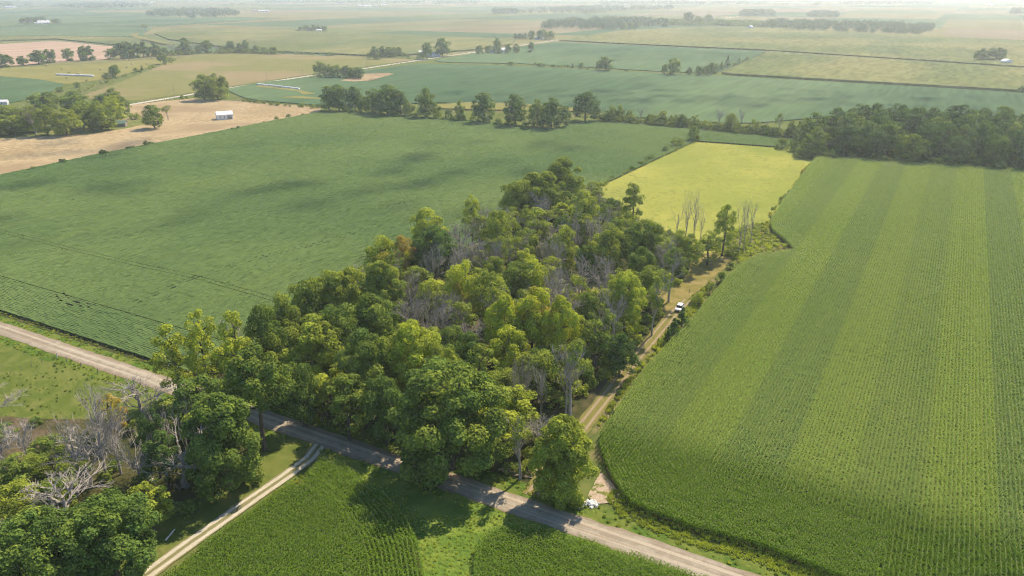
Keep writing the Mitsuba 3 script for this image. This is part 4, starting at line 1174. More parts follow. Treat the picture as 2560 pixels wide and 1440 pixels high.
tree_row([
 (-207.1,1144.2,8.3,3.1,'far',.3),
 (-197.8,1137.2,17.6,7.3,'far',.32),
 (-192.0,1130.3,8.8,6.1,'thicket',.36),
 (-190.8,1165.8,16.3,6.2,'far',.34),
 (-182.5,1173.2,14.7,6.9,'far',.36),
 (-175.9,1180.6,14.2,6.9,'far',.42),
 (-170.2,1195.8,13.3,5.7,'far',.46),
 (-162.8,1180.6,6.8,5.0,'thicket',.34),
 (-151.3,1151.3,5.0,3.7,'thicket',.36)],
    'the clump left of the low white house', 'clump by the distant house')
tree_row([
 (-132.2,1137.2,8.8,6.6,'thicket',.32),
 (-121.9,1137.2,23.0,7.8,'far',.32),
 (-103.8,1188.2,26.3,12.0,'far',.34),
 (-50.8,1227.4,13.6,5.8,'far',.30),
 (-46.1,1235.5,5.4,2.6,'cone',.2),
 (-36.4,1243.8,12.6,6.6,'far',.36),
 (-24.1,1260.6,22.4,6.7,'far',.38),
 (-21.2,1235.5,11.3,6.5,'far',.34),
 (-6.3,1243.8,14.4,5.9,'far',.36),
 (6.9,1252.1,13.8,5.9,'far',.30),
 (30.1,1269.2,15.8,6.0,'far',.26)],
    'the trees around the far road houses', 'trees by the far road houses')
tree_row([
 (-20.6,1041.1,4.1,3.3,'thicket',.26),
 (-2.1,1029.5,6.0,6.0,'thicket',.3),
 (28.8,1012.5,7.4,2.1,'thicket',.3),
 (34.8,1007.0,5.9,3.2,'thicket',.3),
 (39.9,1007.0,5.9,2.7,'thicket',.32),
 (52.1,1007.0,4.4,4.3,'thicket',.34),
 (61.0,1001.5,3.9,4.2,'thicket',.34),
 (70.4,990.7,5.8,2.6,'thicket',.3),
 (76.0,990.7,7.3,2.1,'cone',.2),
 (86.1,985.4,8.2,3.7,'thicket',.28),
 (93.1,974.9,4.8,2.6,'bush',.32),
 (113.2,959.6,17.3,9.7,'far',.32),
 (106.9,964.6,12.7,4.6,'far',.3),
 (138.1,949.6,3.7,2.5,'bush',.26),
 (177.8,916.3,12.1,3.9,'far',.34),
 (187.1,911.8,19.2,7.9,'far',.40),
 (204.3,907.2,9.8,3.9,'far',.28),
 (214.3,902.8,11.1,4.4,'far',.24),
 (223.1,902.8,11.1,4.9,'far',.34)],
    'the thin line between two far soybean fields', 'far soybean field tree line')
tree_row([
 (231.2,911.8,14.3,5.5,'far',.34),
 (241.0,930.3,11.8,3.6,'far',.3),
 (257.7,969.7,10.9,3.7,'cone',.22),
 (273.5,1001.5,15.1,4.4,'cone',.22),
 (290.3,1029.5,4.5,3.4,'thicket',.3),
 (302.6,1053.0,9.7,2.9,'cone',.22),
 (315.9,1077.6,4.7,3.0,'thicket',.34),
 (326.4,1096.8,6.9,3.0,'thicket',.34)],
    'the line climbing the far corn edge', 'far corn edge tree line')
plant([
 (654.3,1103.3,17.1,9.5,'far',.20,'left tree of the dark pair beside the white gable at the right edge'),
 (673.9,1103.3,18.1,13.0,'far',.20,'right tree of the dark pair beside the white gable at the right edge'),
 (485.6,743.4,7.1,4.2,'thicket',.18,'dark shrub at the right edge between far corn and soybeans'),
 (-883.8,1934.3,18.3,10.1,'sparse',.4,'lone tree by the pale lane in the upper left'),
 (-815.8,1723.3,8.2,4.0,'dead',.4,'small bare tree by the pale lane in the upper left')])
tree_row([
 (-525.9,1954.2,4.6,4.3,'far',.24),
 (-515.1,1954.2,12.0,6.4,'far',.24),
 (-501.5,1954.2,15.7,7.4,'far',.22),
 (-484.9,1954.2,16.6,10.6,'far',.24),
 (-471.2,1954.2,13.8,7.4,'far',.26),
 (-462.2,1974.5,13.1,8.5,'far',.24)], 'the small farmstead clump at top centre-left', 'top centre-left farmstead clump')
tree_row([
 (-1495.2,2457.8,16.1,12.1,'far',.22),
 (-1476.9,2457.8,18.4,15.1,'far',.24),
 (-1476.0,2489.8,17.5,15.2,'far',.22),
 (-1475.1,2522.6,18.9,13.8,'far',.26),
 (-1375.1,2426.7,14.8,13.2,'far',.24)], 'the clump around the upper left white barn', 'upper left farmstead clump')
tree_row([
 (6.5,1633.9,11.7,6.0,'cone',.16),
 (16.4,1633.9,11.7,6.0,'far',.14),
 (26.2,1633.9,12.4,6.0,'cone',.16),
 (40.1,1633.9,17.1,6.9,'far',.22),
 (60.1,1619.9,20.0,10.3,'far',.36),
 (77.1,1619.9,16.9,10.3,'far',.36),
 (69.2,1606.1,15.3,6.8,'far',.4)], 'the farmstead clump ending the far road', 'far road end clump')
tree_row([
 (284.7,2038.0,17.3,8.7,'far',.4),
 (304.1,2060.0,18.4,9.9,'far',.3),
 (426.8,2254.9,22.2,13.3,'far',.26),
 (482.9,2366.6,15.6,15.3,'far',.24),
 (531.2,2426.7,34.1,15.7,'far',.26),
 (547.7,2366.6,24.4,12.8,'far',.3),
 (577.2,2366.6,28.8,12.8,'far',.3),
 (589.6,2254.9,17.0,9.8,'far',.3),
 (592.7,2202.9,14.5,7.2,'far',.3)], 'the scattered trees beyond the far corn', 'scattered far trees')
tree_row([
 (2195.1,5932.8,13.7,20.0,'far',.3),
 (2164.6,5757.3,23.9,25.9,'far',.3),
 (2731.0,6755.9,15.6,19.2,'far',.3),
 (2037.3,6119.3,11.3,67.9,'thicket',.3),
 (-2846.7,5147.6,21.4,31.0,'far',.3),
 (-3294.3,5287.6,34.2,45.9,'far',.3),
 (-3547.3,5932.8,13.7,29.1,'far',.3),
 (-3063.9,5435.5,12.6,19.7,'far',.3),
 (-2181.0,6317.8,8.8,21.1,'far',.3),
 (-2157.1,6529.6,9.0,32.6,'far',.3)], 'the faint trees along the top edge', 'faint distant trees')


def far_wood(pts, label, h=(15, 20), gap=11., pal=(.0, .14), leaf=1.7, seed=1):
    """A wood seen as one mass: every tree a rounded crown of leaf cards on a trunk, in one mesh."""
    rg = np.random.default_rng(seed)
    pg = Polygon(pts).buffer(0)
    a, b, c, d = pg.bounds
    crown, wood_ = MB(), MB()
    got = []
    n = int(min(260, pg.area / (gap * gap * .8)))
    for _ in range(n * 30):
        if len(got) >= n:
            break
        x, y = rg.uniform(a, c), rg.uniform(b, d)
        if pg.contains(Point(x, y)) and all((x - p) ** 2 + (y - q) ** 2 > (gap * .8) ** 2 for p, q in got):
            got.append((x, y))
            hh = rg.uniform(*h)
            r = gap * rg.uniform(.58, .85)
            m = 95
            dd = unit(rg.normal(size=(m, 3)))
            q3 = np.array([x, y, hh * .55]) + dd * np.array([r, r, hh * .45]) * rg.uniform(.75, 1.03, (m, 1))
            q3[:, 2] = np.maximum(q3[:, 2], .5)
            leaves(crown, q3, dd + rg.normal(size=(m, 3)) * .45, leaf * rg.uniform(1.2, 2.2, m), np.column_stack([rg.uniform(.0, .5, m), np.full(m, rg.uniform(*pal))]), rg, .8)
            tube(wood_, [(x, y, 0), (x, y, hh * .6)], [.3, .15], 4)
    k = fresh('far_wood')
    for part, mb_, mt in (('trunks', wood_, 'bark'), ('canopy', crown, 'leaf')):
        scene[f'{k}__{part}'] = mb_.ply(mt)
    labels[k] = {'kind': 'stuff', 'label': label, 'category': 'wood'}


far_wood([(-1477.8,3247.3),(-1349.1,3091.0),(-1170.7,2948.9),(-1116.8,3042.1),(-1113.2,3302.9),(-1329.0,3903.7),(-1520.7,4155.1),(-1700.7,4246.2),(-1767.3,4155.1),(-1671.7,3752.2)], 'oblong far wood in the upper left, nearest of that group', seed=2)
far_wood([(-2650.2,4768.3),(-2313.6,4544.9),(-2313.0,5147.6),(-2657.6,5932.8),(-3155.1,6529.6),(-3320.1,6119.3)], 'long far wood at the top left edge', gap=15, seed=3)
far_wood([(73.5,2105.6),(172.8,2038.0),(266.6,2016.4),(335.9,2105.6),(404.3,2254.9),(470.5,2489.8),(417.7,2626.3),(261.0,2626.3),(120.7,2426.7)], 'dark far wood right of the top centre', seed=4)
far_wood([(436.9,2309.5),(551.9,2309.5),(632.8,2228.6),(665.4,2153.2),(730.3,2366.6),(652.3,2522.6),(508.3,2556.2)], 'loose strip of far wood between the two big far woods', h=(9, 14), gap=16, pal=(.3, .45), seed=5)
far_wood([(658.1,2129.1),(751.2,1954.2),(846.3,1840.6),(912.7,1771.7),(1039.8,1974.5),(1102.3,2105.6),(1033.2,2254.9),(929.6,2426.7),(772.7,2426.7)], 'long far wood in the upper right with a straight front', seed=6)
far_wood([(18.2,3680.8),(210.7,3545.7),(327.7,3481.7),(563.4,4067.8),(858.5,4341.4),(990.6,5014.7),(559.2,5147.6),(161.0,4654.0)], 'pale far wood behind the dark far wood at top centre right', gap=15, seed=7)
far_wood([(917.6,3247.3),(1037.1,3193.5),(1184.5,3680.8),(1077.3,3752.2)], 'left small pale far wood at the upper right', gap=14, seed=8)
far_wood([(1137.6,3091.0),(1228.4,3042.1),(1372.5,3420.0),(1293.6,3481.7)], 'right small pale far wood at the upper right', gap=14, seed=9)
far_wood([(-84.1,3612.0),(21.5,3612.0),(19.7,3984.1),(-86.7,3984.1)], 'small square far wood at top centre', gap=13, seed=10)
far_wood([(2147.3,3481.7),(2189.3,3247.3),(2736.6,4067.8),(2568.8,4155.1)], 'far wood cut by the right edge of the picture', gap=14, seed=11)
far_wood([(-613.8,6317.8),(-299.7,6755.9),(-347.7,7842.5),(-724.4,7539.5)], 'faint wood on the top edge, centre', gap=24, leaf=2.6, seed=12)
far_wood([(-2207.7,6998.5),(-1860.2,7259.0),(-1265.6,6755.9),(-758.9,6998.5),(-849.9,7842.5),(-2472.6,7842.5)], 'faint tree line on the top edge, left of centre', gap=26, leaf=2.8, seed=13)
far_wood([(2511.2,6119.3),(3380.5,6529.6),(3900.6,7539.5),(2969.1,7259.0)], 'faint wood on the top edge at the right', gap=26, leaf=2.8, seed=14)
far_wood([(664.0,6119.3),(1871.3,6119.3),(2303.2,7539.5),(817.3,7539.5)], 'faint wood on the top edge, right of centre', gap=28, leaf=2.8, seed=15)

# by the lane and in the corners
plant([
 (48.3,197.7,7.1,2.7,'cone',.10,'largest dark cedar beside the white car'),
 (44.8,191.8,6.4,2.1,'cone',.12,'second dark cedar below the white car'),
 (42.5,188.2,5.3,1.6,'cone',.12,'third dark cedar, nearest to the road along the lane'),
 (44.1,194.5,3.2,1.4,'broom',.4,'gray bare bush against the dark cedars by the lane'),
 (40.2,186.7,2.8,1.0,'bush',.62,'bright green bush at the foot of the dark cedars'),
 (69.3,235.5,4.0,1.9,'thicket',.34,'dark green shrub on the rough strip above the white car'),
 (63.3,225.8,4.0,1.9,'thicket',.42,'green shrub below the dark green shrub on the rough strip'),
 (57.2,215.8,4.6,2.3,'thicket',.50,'broad loose shrub just right of the white car'),
 (76.2,249.5,2.5,1.3,'thicket',.34,'small shrub at the right end of the mown clearing'),
 (54.1,234.0,2.7,1.9,'bush',.55,'pale shrub at the left edge of the mown clearing'),
 (80.5,263.3,4.3,2.7,'thicket',.40,'leafy shrub at the foot of the bare clump by the corn bend'),
 (25.3,159.4,1.9,0.8,'bush',.16,'small dark shrub between grass lane and corn'),
 (32.3,170.5,1.8,0.7,'bush',.24,'small shrub between grass lane and corn, second from the road'),
 (22.6,149.0,2.6,0.8,'bush',.24,'shrub nearest the road between grass lane and corn'),
 (-60.7,115.9,2.4,2.7,'bush',.34,'low shaded shrub on the mown strip under the golden-tufted tree')])
scatter(Polygon(ROUGH).buffer(-.6).difference(lane_line.buffer(2.6)), 200, 1.1, [('bush', .5), ('tuft', .62), ('tuft', .54), ('tuft', .62)], (.6, 1.4), 'knee-high weeds on the rough strip between grass lane and corn', 'weed clumps of the rough strip', 30)
scatter(Polygon(TONGUE), 190, 1.4, [('tuft', .62), ('tuft', .62), ('bush', .62), ('tuft', .54)], (.6, 1.5), 'tall weeds on the rough tongue of grass beside the corn bend', 'weed clumps of the rough tongue', 31)
edge_y = LineString([(172.8,431.6),(141.7,371.8),(116.5,325.0),(105.4,303.3),(99.0,287.8)])
scatter(edge_y.buffer(1.6), 42, 2.2, [('bush', .5), ('bush', .3), ('bush', .9)], (.8, 1.9), 'weedy bushes on the strip between yellow field and corn', 'bushes between yellow field and corn', 32)
scatter(LineString([(116.9,488.7),(77.5,429.4),(43.7,370.2)]).buffer(1.4), 45, 2.4, [('bush', .55), ('bush', .42)], (.7, 1.7), 'weedy growth on the fence line left of the yellow field', 'weeds of the yellow field fence line', 33)
ditch = Polygon([(-415.0,694.4),(-424.0,765.5),(-441.8,848.1),(-454.2,939.9),(-472.2,1059.1),(-477.2,1123.4),(-461.2,1071.3),(-445.8,974.9),(-430.2,860.1),(-419.1,778.7),(-394.2,689.0)])
scatter(ditch, 40, 6, [('bush', .55), ('bush', .45)], (1.5, 3), 'low light green bushes in the green ditch of the upper left', 'bushes of the green ditch', 34)

strip_g = Polygon([(-32.2,129.3),(-21.6,122.5),(-16.2,115.3),(1.5,114.1),(11.3,108.7),(0.7,110.6),(-5.6,108.7),(-5.8,96.2),(-13.3,94.5),(-16.8,107.7),(-22.5,117.6),(-30.7,125.7)])
scatter(strip_g, 330, .7, [('tuft', .54), ('tuft', .62)], (.12, .4), 'tall bright grass on the strip between the two foreground corn plots', 'g', 41, 'long_grass', 'grass')
scatter(LineString([(51.1,98.5),(42.4,104.4),(32.5,109.0),(26.1,112.8),(21.6,116.0),(19.9,120.6)]).buffer(1.8), 330, .6, [('tuft', .54), ('tuft', .62), ('tuft', .54)], (.25, .8), 'long grass and weeds along the road-side edge of the right corn field', 'g', 42, 'long_grass', 'grass')
scatter(band(-6.8, -3.4).union(band(3.3, 5.8)).intersection(Polygon([(-200, 60), (60, 60), (60, 260), (-200, 260)])), 900, .9, [('tuft', .54), ('tuft', .62), ('tuft', .44)], (.2, .6), 'tufts of long grass on both verges of the gravel road', 'g', 43, 'long_grass', 'grass')
scatter(LineString([(-39.1,131.1),(-47.4,115.9),(-52.6,106.1),(-57.0,97.1)]).buffer(1.2), 130, .6, [('tuft', .62), ('tuft', .54)], (.3, .7), 'grass tufts between the pale farm track and the foreground corn', 'g', 44, 'long_grass', 'grass')


# ------------------------------------------------------------------ built things
def thing(name, label, cat, group=None):
    k = fresh(name)
    labels[k] = {'label': label, 'category': cat}
    if group:
        labels[k]['group'] = group
    return k


PARTS = {}


def part(k, name, mesh, mat, at=(0, 0, 0), az=0., smooth=False):
    """A part of thing k: mesh in metres about the thing's own origin, turned to azimuth az (its +y forward)."""
    n = PARTS.get((k, name), 0)
    PARTS[(k, name)] = n + 1
    key = f'{k}__{name}' + (f'_{n:03d}' if n else '')
    d = mikit.ply(mesh, mat, smooth)
    d['to_world'] = T().translate(list(map(float, at))).rotate([0, 0, 1], -math.degrees(az))
    scene[key] = d
    return key


def box(sx, sy, sz, x=0, y=0, z=0):
    m = trimesh.creation.box((sx, sy, sz))
    m.apply_translation((x, y, z + sz / 2))
    return m


def cyl(r, h, x=0, y=0, z=0, axis='z', n=14):
    m = trimesh.creation.cylinder(r, h, sections=n)
    if axis == 'x':
        m.apply_transform(trimesh.transformations.rotation_matrix(math.pi / 2, [0, 1, 0]))
    if axis == 'y':
        m.apply_transform(trimesh.transformations.rotation_matrix(math.pi / 2, [1, 0, 0]))
    m.apply_translation((x, y, z))
    return m


def prism(profile, width, axis='x'):
    """An outline in (y, z) given width along x."""
    m = trimesh.creation.extrude_polygon(Polygon(profile), width, engine='earcut')
    v = m.vertices.copy()
    m.vertices = np.column_stack([v[:, 2] - width / 2, v[:, 0], v[:, 1]])
    m.invert()
    if m.volume < 0:
        m.invert()
    return m


def gable(k, W, L, eave, ridge, at, az, wall, roof, over=.35, lift=0.):
    """Walls and a pitched roof: W across, L along the ridge (+y)."""
    part(k, 'wall', prism_y([(-W / 2, 0), (W / 2, 0), (W / 2, eave), (0, ridge), (-W / 2, eave)], L), wall, at, az)
    s = (ridge - eave) / (W / 2)
    o = over
    t = .14
    out = [(-W / 2 - o, eave - s * o + .03), (0, ridge + .03), (W / 2 + o, eave - s * o + .03), (W / 2 + o, eave - s * o + .03 + t), (0, ridge + .03 + t), (-W / 2 - o, eave - s * o + .03 + t)]
    return part(k, 'roof', prism_y(out, L + 2 * o), roof, at, az)


def prism_y(profile, length):
    """An outline in (x, z) run along y."""
    m = trimesh.creation.extrude_polygon(Polygon(profile), length, engine='earcut')
    v = m.vertices.copy()
    m.vertices = np.column_stack([v[:, 0], length / 2 - v[:, 2], v[:, 1]])
    if m.volume < 0:
        m.invert()
    return m


# the white car on the lane, facing the road
CX, CY = [(50.8,212.4)][0]
ca = math.atan2(-SUN[0] * 0 - .44, -.90)
k = thing('parked_car', 'white car with dark windscreen parked on the grass lane beside the dark cedars', 'car')
at = (CX, CY, .14)
body = prism([(-2.35, .38), (-2.38, .95), (-2.25, 1.08), (1.05, 1.12), (2.2, .98), (2.36, .78), (2.36, .40), (1.9, .32), (-1.9, .32)], 1.86)
part(k, 'body', body, 'car_white', at, ca, 30)
cab = np.array(prism([(-2.2, 1.05), (-2.0, 1.62), (-1.6, 1.74), (.15, 1.76), (.45, 1.68), (1.25, 1.08)], 1.78).vertices)
cabm = prism([(-2.2, 1.05), (-2.0, 1.62), (-1.6, 1.74), (.15, 1.76), (.45, 1.68), (1.25, 1.08)], 1.78)
vv = cabm.vertices.copy()
vv[:, 0] *= np.where(vv[:, 2] > 1.4, .84, 1.0)
cabm.vertices = vv
part(k, 'cabin', cabm, 'dark_glass', at, ca)
rf = prism([(-2.02, 1.60), (-1.62, 1.77), (.15, 1.79), (.50, 1.67), (.15, 1.73), (-1.6, 1.72)], 1.54)
part(k, 'roof', rf, 'car_white', at, ca)
for sx in (-1, 1):
    for yy in (-1.98, -.72, .36):
        m = prism([(yy - .05, 1.08), (yy + .07, 1.08), (yy + .10 - .12 * (yy > 0), 1.72), (yy - .02 - .12 * (yy > 0), 1.72)], .05)
        vv = m.vertices.copy()
        vv[:, 0] += sx * np.where(vv[:, 2] > 1.4, .755, .892)
        m.vertices = vv
        part(k, 'pillar', m, 'car_white', at, ca)
    part(k, 'door_mirror', box(.18, .12, .14, sx * 1.02, .75, 1.08), 'car_white', at, ca)
    part(k, 'headlight', box(.42, .10, .17, sx * .66, 2.32, .72), 'lamp_lens', at, ca)
    part(k, 'tail_light', box(.18, .08, .4, sx * .82, -2.36, .75), 'red_lens', at, ca)
    for yy in (-1.42, 1.45):
        w = part(k, 'wheel', cyl(.35, .24, sx * .84, yy, .35, 'x', 18), 'tyre', at, ca)
        part(k, w.split('__')[1] + '__rim', cyl(.21, .03, sx * .965, yy, .35, 'x', 14), 'metal', at, ca)
part(k, 'bumper', box(1.78, .14, .2, 0, 2.34, .34), 'dark_gap', at, ca)
part(k, 'grille', box(.8, .06, .14, 0, 2.365, .70), 'dark_gap', at, ca)

# white machine shed in the dry field
BX, BY = [(-218.9,582.3)][0]
k = thing('barn', 'small white gabled barn standing alone in the dry tan field', 'barn')
az = math.radians(62)
at = (BX, BY + 4, .05)
gable(k, 8.2, 11.5, 3.6, 5.6, at, az, 'white_siding', 'white_roof')
part(k, 'door', box(.05, 3.2, 2.9, 4.12, 3.2, .02), 'grey_roof', at, az)
for yy in (-3.6, -.4):
    part(k, 'window', box(.05, 1.0, .8, 4.12, yy, 1.6), 'dark_glass', at, az)
part(k, 'door', box(1.0, .05, 2.1, -1.2, -5.77, .02), 'grey_roof', at, az)

# the house and the shed in the grove
HX, HY = [(-303.1,554.6)][0]
k = thing('farmhouse', 'white two-storey farmhouse half hidden behind the trees of the farmstead grove', 'house')
az = math.radians(75)
at = (HX, HY + 6, .1)
gable(k, 7.5, 10, 5.4, 8.4, at, az, 'white_siding', 'grey_roof')
for yy in (-3.2, 0, 3.2):
    for zz in (1.1, 3.7):
        part(k, 'window', box(.06, .95, 1.4, 3.77, yy, zz), 'dark_glass', at, az)
for xx in (-1.8, 1.8):
    part(k, 'window', box(.95, .06, 1.4, xx, -5.02, 3.6), 'dark_glass', at, az)
part(k, 'door', box(1.0, .06, 2.1, 0, -5.02, .05), 'weathered_wood', at, az)
part(k, 'chimney', box(.7, .7, 1.6, 0, 1.5, 7.8), 'weathered_wood', at, az)
SX, SY = [(-281.1,551.1)][0]
k = thing('shed', 'low shed with green roof at the right end of the farmstead grove', 'shed')
at = (SX, SY, .1)
gable(k, 6, 8, 2.4, 4.0, at, math.radians(80), 'weathered_wood', 'green_roof')
part(k, 'door', box(1.6, .06, 2.0, 0, -4.02, .02), 'dark_gap', at, math.radians(80))


# silage bags
def silage_bag(a, b, r, label, sag):
    a, b = np.array(a), np.array(b)
    L = np.linalg.norm(b - a)
    n = 60
    t = np.linspace(0, 1, n + 1)
    rg = np.random.default_rng(int(L))
    rad = r * (1 - np.clip((np.abs(t - .5) - .47) / .03, 0, 1) ** 2 * .75) * (1 + rg.normal(size=n + 1) * .02)
    mb = MB()
    pts = np.column_stack([a[0] + (b - a)[0] * t, a[1] + (b - a)[1] * t, .82 * rad + .9 * sag])
    tube(mb, pts, rad, 14, cap=True)
    k = thing('silage_bag', label, 'silage bag', None)
    v, f = mb.mesh()
    v[:, 2] = np.maximum(v[:, 2] * np.where(v[:, 2] > .9 * sag, .72, 1) , .02)
    scene[k] = mikit.ply((v, f), 'plastic_white', 40)


silage_bag([(-263.9,808.4)][0], [(-208.9,767.1)][0], 1.3, 'long white silage bag beside the far road, in the soybean field', 1)
silage_bag([(-528.1,909.5)][0], [(-476.1,893.9)][0], 1.5, 'long white silage bag lying in the hay field at the upper left', .2)

# round bales
BALES = [(-558.7,977.5),(-528.5,937.5),(-510.4,923.3),(-496.5,874.6),(-460.4,848.1),(-506.6,969.7),(-489.5,1001.5),(-505.5,1050.0),(-538.0,1109.9),(-546.8,1116.6),(-487.2,1053.0),(-522.1,1147.8),(-605.5,1026.6)]
where = ['above the left end of the left silage bag', 'just above the middle of the left silage bag', 'touching the sight line of the left silage bag, centre', 'just below the left silage bag', 'by the ditch below the right end of the left silage bag', 'right of the left silage bag, beside the ditch trees',
         'right of the ditch trees in the hay field', 'lower one of the upper hay field', 'upper right one of the close pair in the upper hay field', 'upper left one of the close pair in the upper hay field', 'nearest the head of the green ditch', 'topmost, under the tree row', 'far left, under the tree row']
for i, (x, y) in enumerate(BALES):
    k = thing('hay_bale', 'round hay bale ' + where[i], 'hay bale', 'round bales in the hay field')
    m = cyl(.95, 1.7, 0, 0, .95, 'x', 16)
    scene[k] = {**mikit.ply(m, 'hay', 40), 'to_world': T().translate([x, y, .12]).rotate([0, 0, 1], 37. * i)}

# utility poles along the far road
for i, (x, y, h, r) in enumerate([
 (-309.6,713.8,10.4,0.4),
 (-261.5,836.4,9.9,0.5),
 (-240.5,902.8,8.4,0.5),
 (-185.5,1001.5,9.3,0.5),
 (-77.1,1243.8,9.0,0.7)]):
    k = thing('utility_pole', f'{ORD[i]} utility pole from the left along the far road', 'utility pole', 'utility poles along the far road')
    h = min(h, 13.)
    part(k, 'pole', cyl(.16, h, 0, 0, h / 2, n=8), 'weathered_wood', (x, y, 0))
    part(k, 'crossarm', box(2.2, .12, .14, 0, 0, h - .7), 'weathered_wood', (x, y, 0), math.radians(-60))
    for s in (-1, 0, 1):
        part(k, 'insulator', cyl(.06, .2, s * .9, 0, h - .46, n=6), 'pale_stone', (x, y, 0), math.radians(-60))

# fence posts of the pasture and other posts
for (x, y, h, r, lab, mat) in [
 (-120.0,180.2,1.5,0.1,'pale corner post of the pasture fence beside the gravel road','pale_stone'),
 (-116.4,178.1,1.3,0.1,'brown post of the pasture fence, next to the pale corner post','weathered_wood'),
 (-111.0,175.1,1.2,0.1,'thin post of the pasture fence, third along the gravel road','weathered_wood'),
 (-105.0,171.8,1.1,0.1,'thin post of the pasture fence, fourth along the gravel road','weathered_wood'),
 (-98.8,168.4,1.2,0.1,'thin post of the pasture fence, fifth along the gravel road','weathered_wood'),
 (-48.1,152.0,2.6,0.1,'leaning weathered post at the edge of the wood above the road junction','weathered_wood'),
 (57.0,227.2,1.0,0.1,'short dark post in the lower half of the mown clearing','weathered_wood')]:
    k = thing('fence_post', lab, 'post')
    h = min(max(h, 1.2), 2.2)
    mb = MB()
    tube(mb, [(0, 0, -.1), (.03 * h, .02, h * .5), (.07 * h, .03, h)], [.13, .12, .11], 8, cap=True)
    scene[k] = {**mikit.ply(mb.mesh(), mat, 35), 'to_world': T().translate([x, y, 0.05])}
fl = [(-128.2,169.2),(-120.0,180.2)]
for i in range(6):
    t = i / 5.5
    x, y = fl[0][0] * (1 - t) + fl[1][0] * t, fl[0][1] * (1 - t) + fl[1][1] * t
    k = thing('fence_post', f'{ORD[i]} thin post from the left on the fence crossing the pasture', 'post', 'posts across the pasture')
    mb = MB()
    tube(mb, [(0, 0, -.1), (.02, .02, .6), (.03, 0, 1.2)], [.06, .055, .05], 6, cap=True)
    scene[k] = {**mikit.ply(mb.mesh(), 'weathered_wood', 35), 'to_world': T().translate([x, y, 0.05])}
x, y = [(69.2,248.7)][0]
k = thing('feeder', 'dark feeder on a single leg standing in the mown clearing', 'feeder')
part(k, 'leg', cyl(.07, 1.3, 0, 0, .65, n=8), 'weathered_wood', (x, y, .08))
part(k, 'tray', box(.9, .6, .12, 0, 0, 1.3), 'weathered_wood', (x, y, .08))
part(k, 'hood', prism_y([(-.5, 1.75), (0, 2.0), (.5, 1.75), (.5, 1.82), (0, 2.08), (-.5, 1.82)], .8), 'dark_gap', (x, y, .08))
for sx in (-1, 1):
    part(k, 'upright', box(.06, .06, .4, sx * .38, 0, 1.4), 'weathered_wood', (x, y, .08))

# white rubble by the road
rg = np.random.default_rng(8)
k = thing('rubble_pile', 'heap of white broken stone at the foot of the round yellow-green tree', 'rubble')
cx, cy = [(14.5,118.6)][0]
for i in range(150):
    a, q = rg.uniform(0, 6.28), abs(rg.normal()) * .8
    s = rg.uniform(.14, .34)
    m = trimesh.creation.icosphere(1, 1.0)
    m.vertices = m.vertices * (1 + .35 * (rg.random((len(m.vertices), 1)) - .5)) * s * rg.uniform(.6, 1.1, 3)
    m.vertices += [1.1 * q * math.cos(a), .75 * q * math.sin(a), max(.08, .6 - .42 * q * rg.uniform(.8, 1.4))]
    part(k, 'stone', m, 'pale_stone' if i % 5 == 0 else 'white_siding', (cx, cy, .06))
for px_, lab, s in (([(-63.7,108.5)][0], 'gray stone near the pale log on the mown strip', .55), ([(-64.1,104.8)][0], 'flat pale stone near the bottom of the mown strip', .45), ([(-67.4,106.8)][0], 'small pale stone left of the mown strip', .35)):
    k = thing('stone', lab, 'stone')
    m = trimesh.creation.icosphere(2, 1.0)
    m.vertices = m.vertices * (1 + .5 * (meshkit.noise(m.vertices * 2.1 + len(lab)) - .5))[:, None] * s * [1.2, .8, .55] + [0, 0, .15]
    scene[k] = {**mikit.ply(m, 'pale_stone', 30), 'to_world': T().translate([px_[0], px_[1], .08])}
a, b = np.array([(-60.9,108.4)][0]), np.array([(-60.5,111.3)][0])
k = thing('log', 'pale straight log lying on the mown strip in the lower left', 'log')
mb = MB()
tube(mb, [(a[0], a[1], .2), *(((a[0] + (b - a)[0] * t, a[1] + (b - a)[1] * t, .2)) for t in (.3, .6)), (b[0], b[1], .2)], [.17, .16, .15, .12], 9, cap=True)
scene[k] = mikit.ply(mb.mesh(), 'pale_stone', 40)


def brushpile(pts, label, mat, name='brush_pile', n=46, L=3.5, seed=1):
    rg = np.random.default_rng(seed)
    a, b = np.array(pts[0]), np.array(pts[1])
    k = thing(name, label, 'brush pile')
    mb = MB()
    for i in range(n):
        c = a + (b - a) * rg.random() + rg.normal(size=2) * .8
        d = unit(np.array([*rg.normal(size=2), abs(rg.normal()) * .6]))
        p = np.array([c[0], c[1], .15])
        l = L * rg.uniform(.5, 1.2)
        tube(mb, [p, p + d * l * .5 + rg.normal(size=3) * .1, p + d * l], [.12, .09, .03], 4)
    scene[k] = mikit.ply(mb.mesh(), mat)


brushpile([(-90.3,179.0),(-83.7,175.6)], 'fallen dead branches under the leftmost airy light green tree', 'dead_wood', 'fallen_branches', 34, 3.2, 3)
brushpile([(-177.8,860.1),(-165.3,852.1)], 'reddish brush pile in front of the island clump in the far soybean field', 'red_brush', seed=4, n=80, L=5)
brushpile([(-155.4,840.2),(-145.8,860.1)], 'brown brush pile on the tip of the island in the far soybean field', 'red_brush', seed=5, n=80, L=5)
brushpile([(-170.3,916.3),(-157.1,921.0)], 'low brush pile on the far side of the island in the far soybean field', 'weathered_wood', seed=6, n=50, L=4)

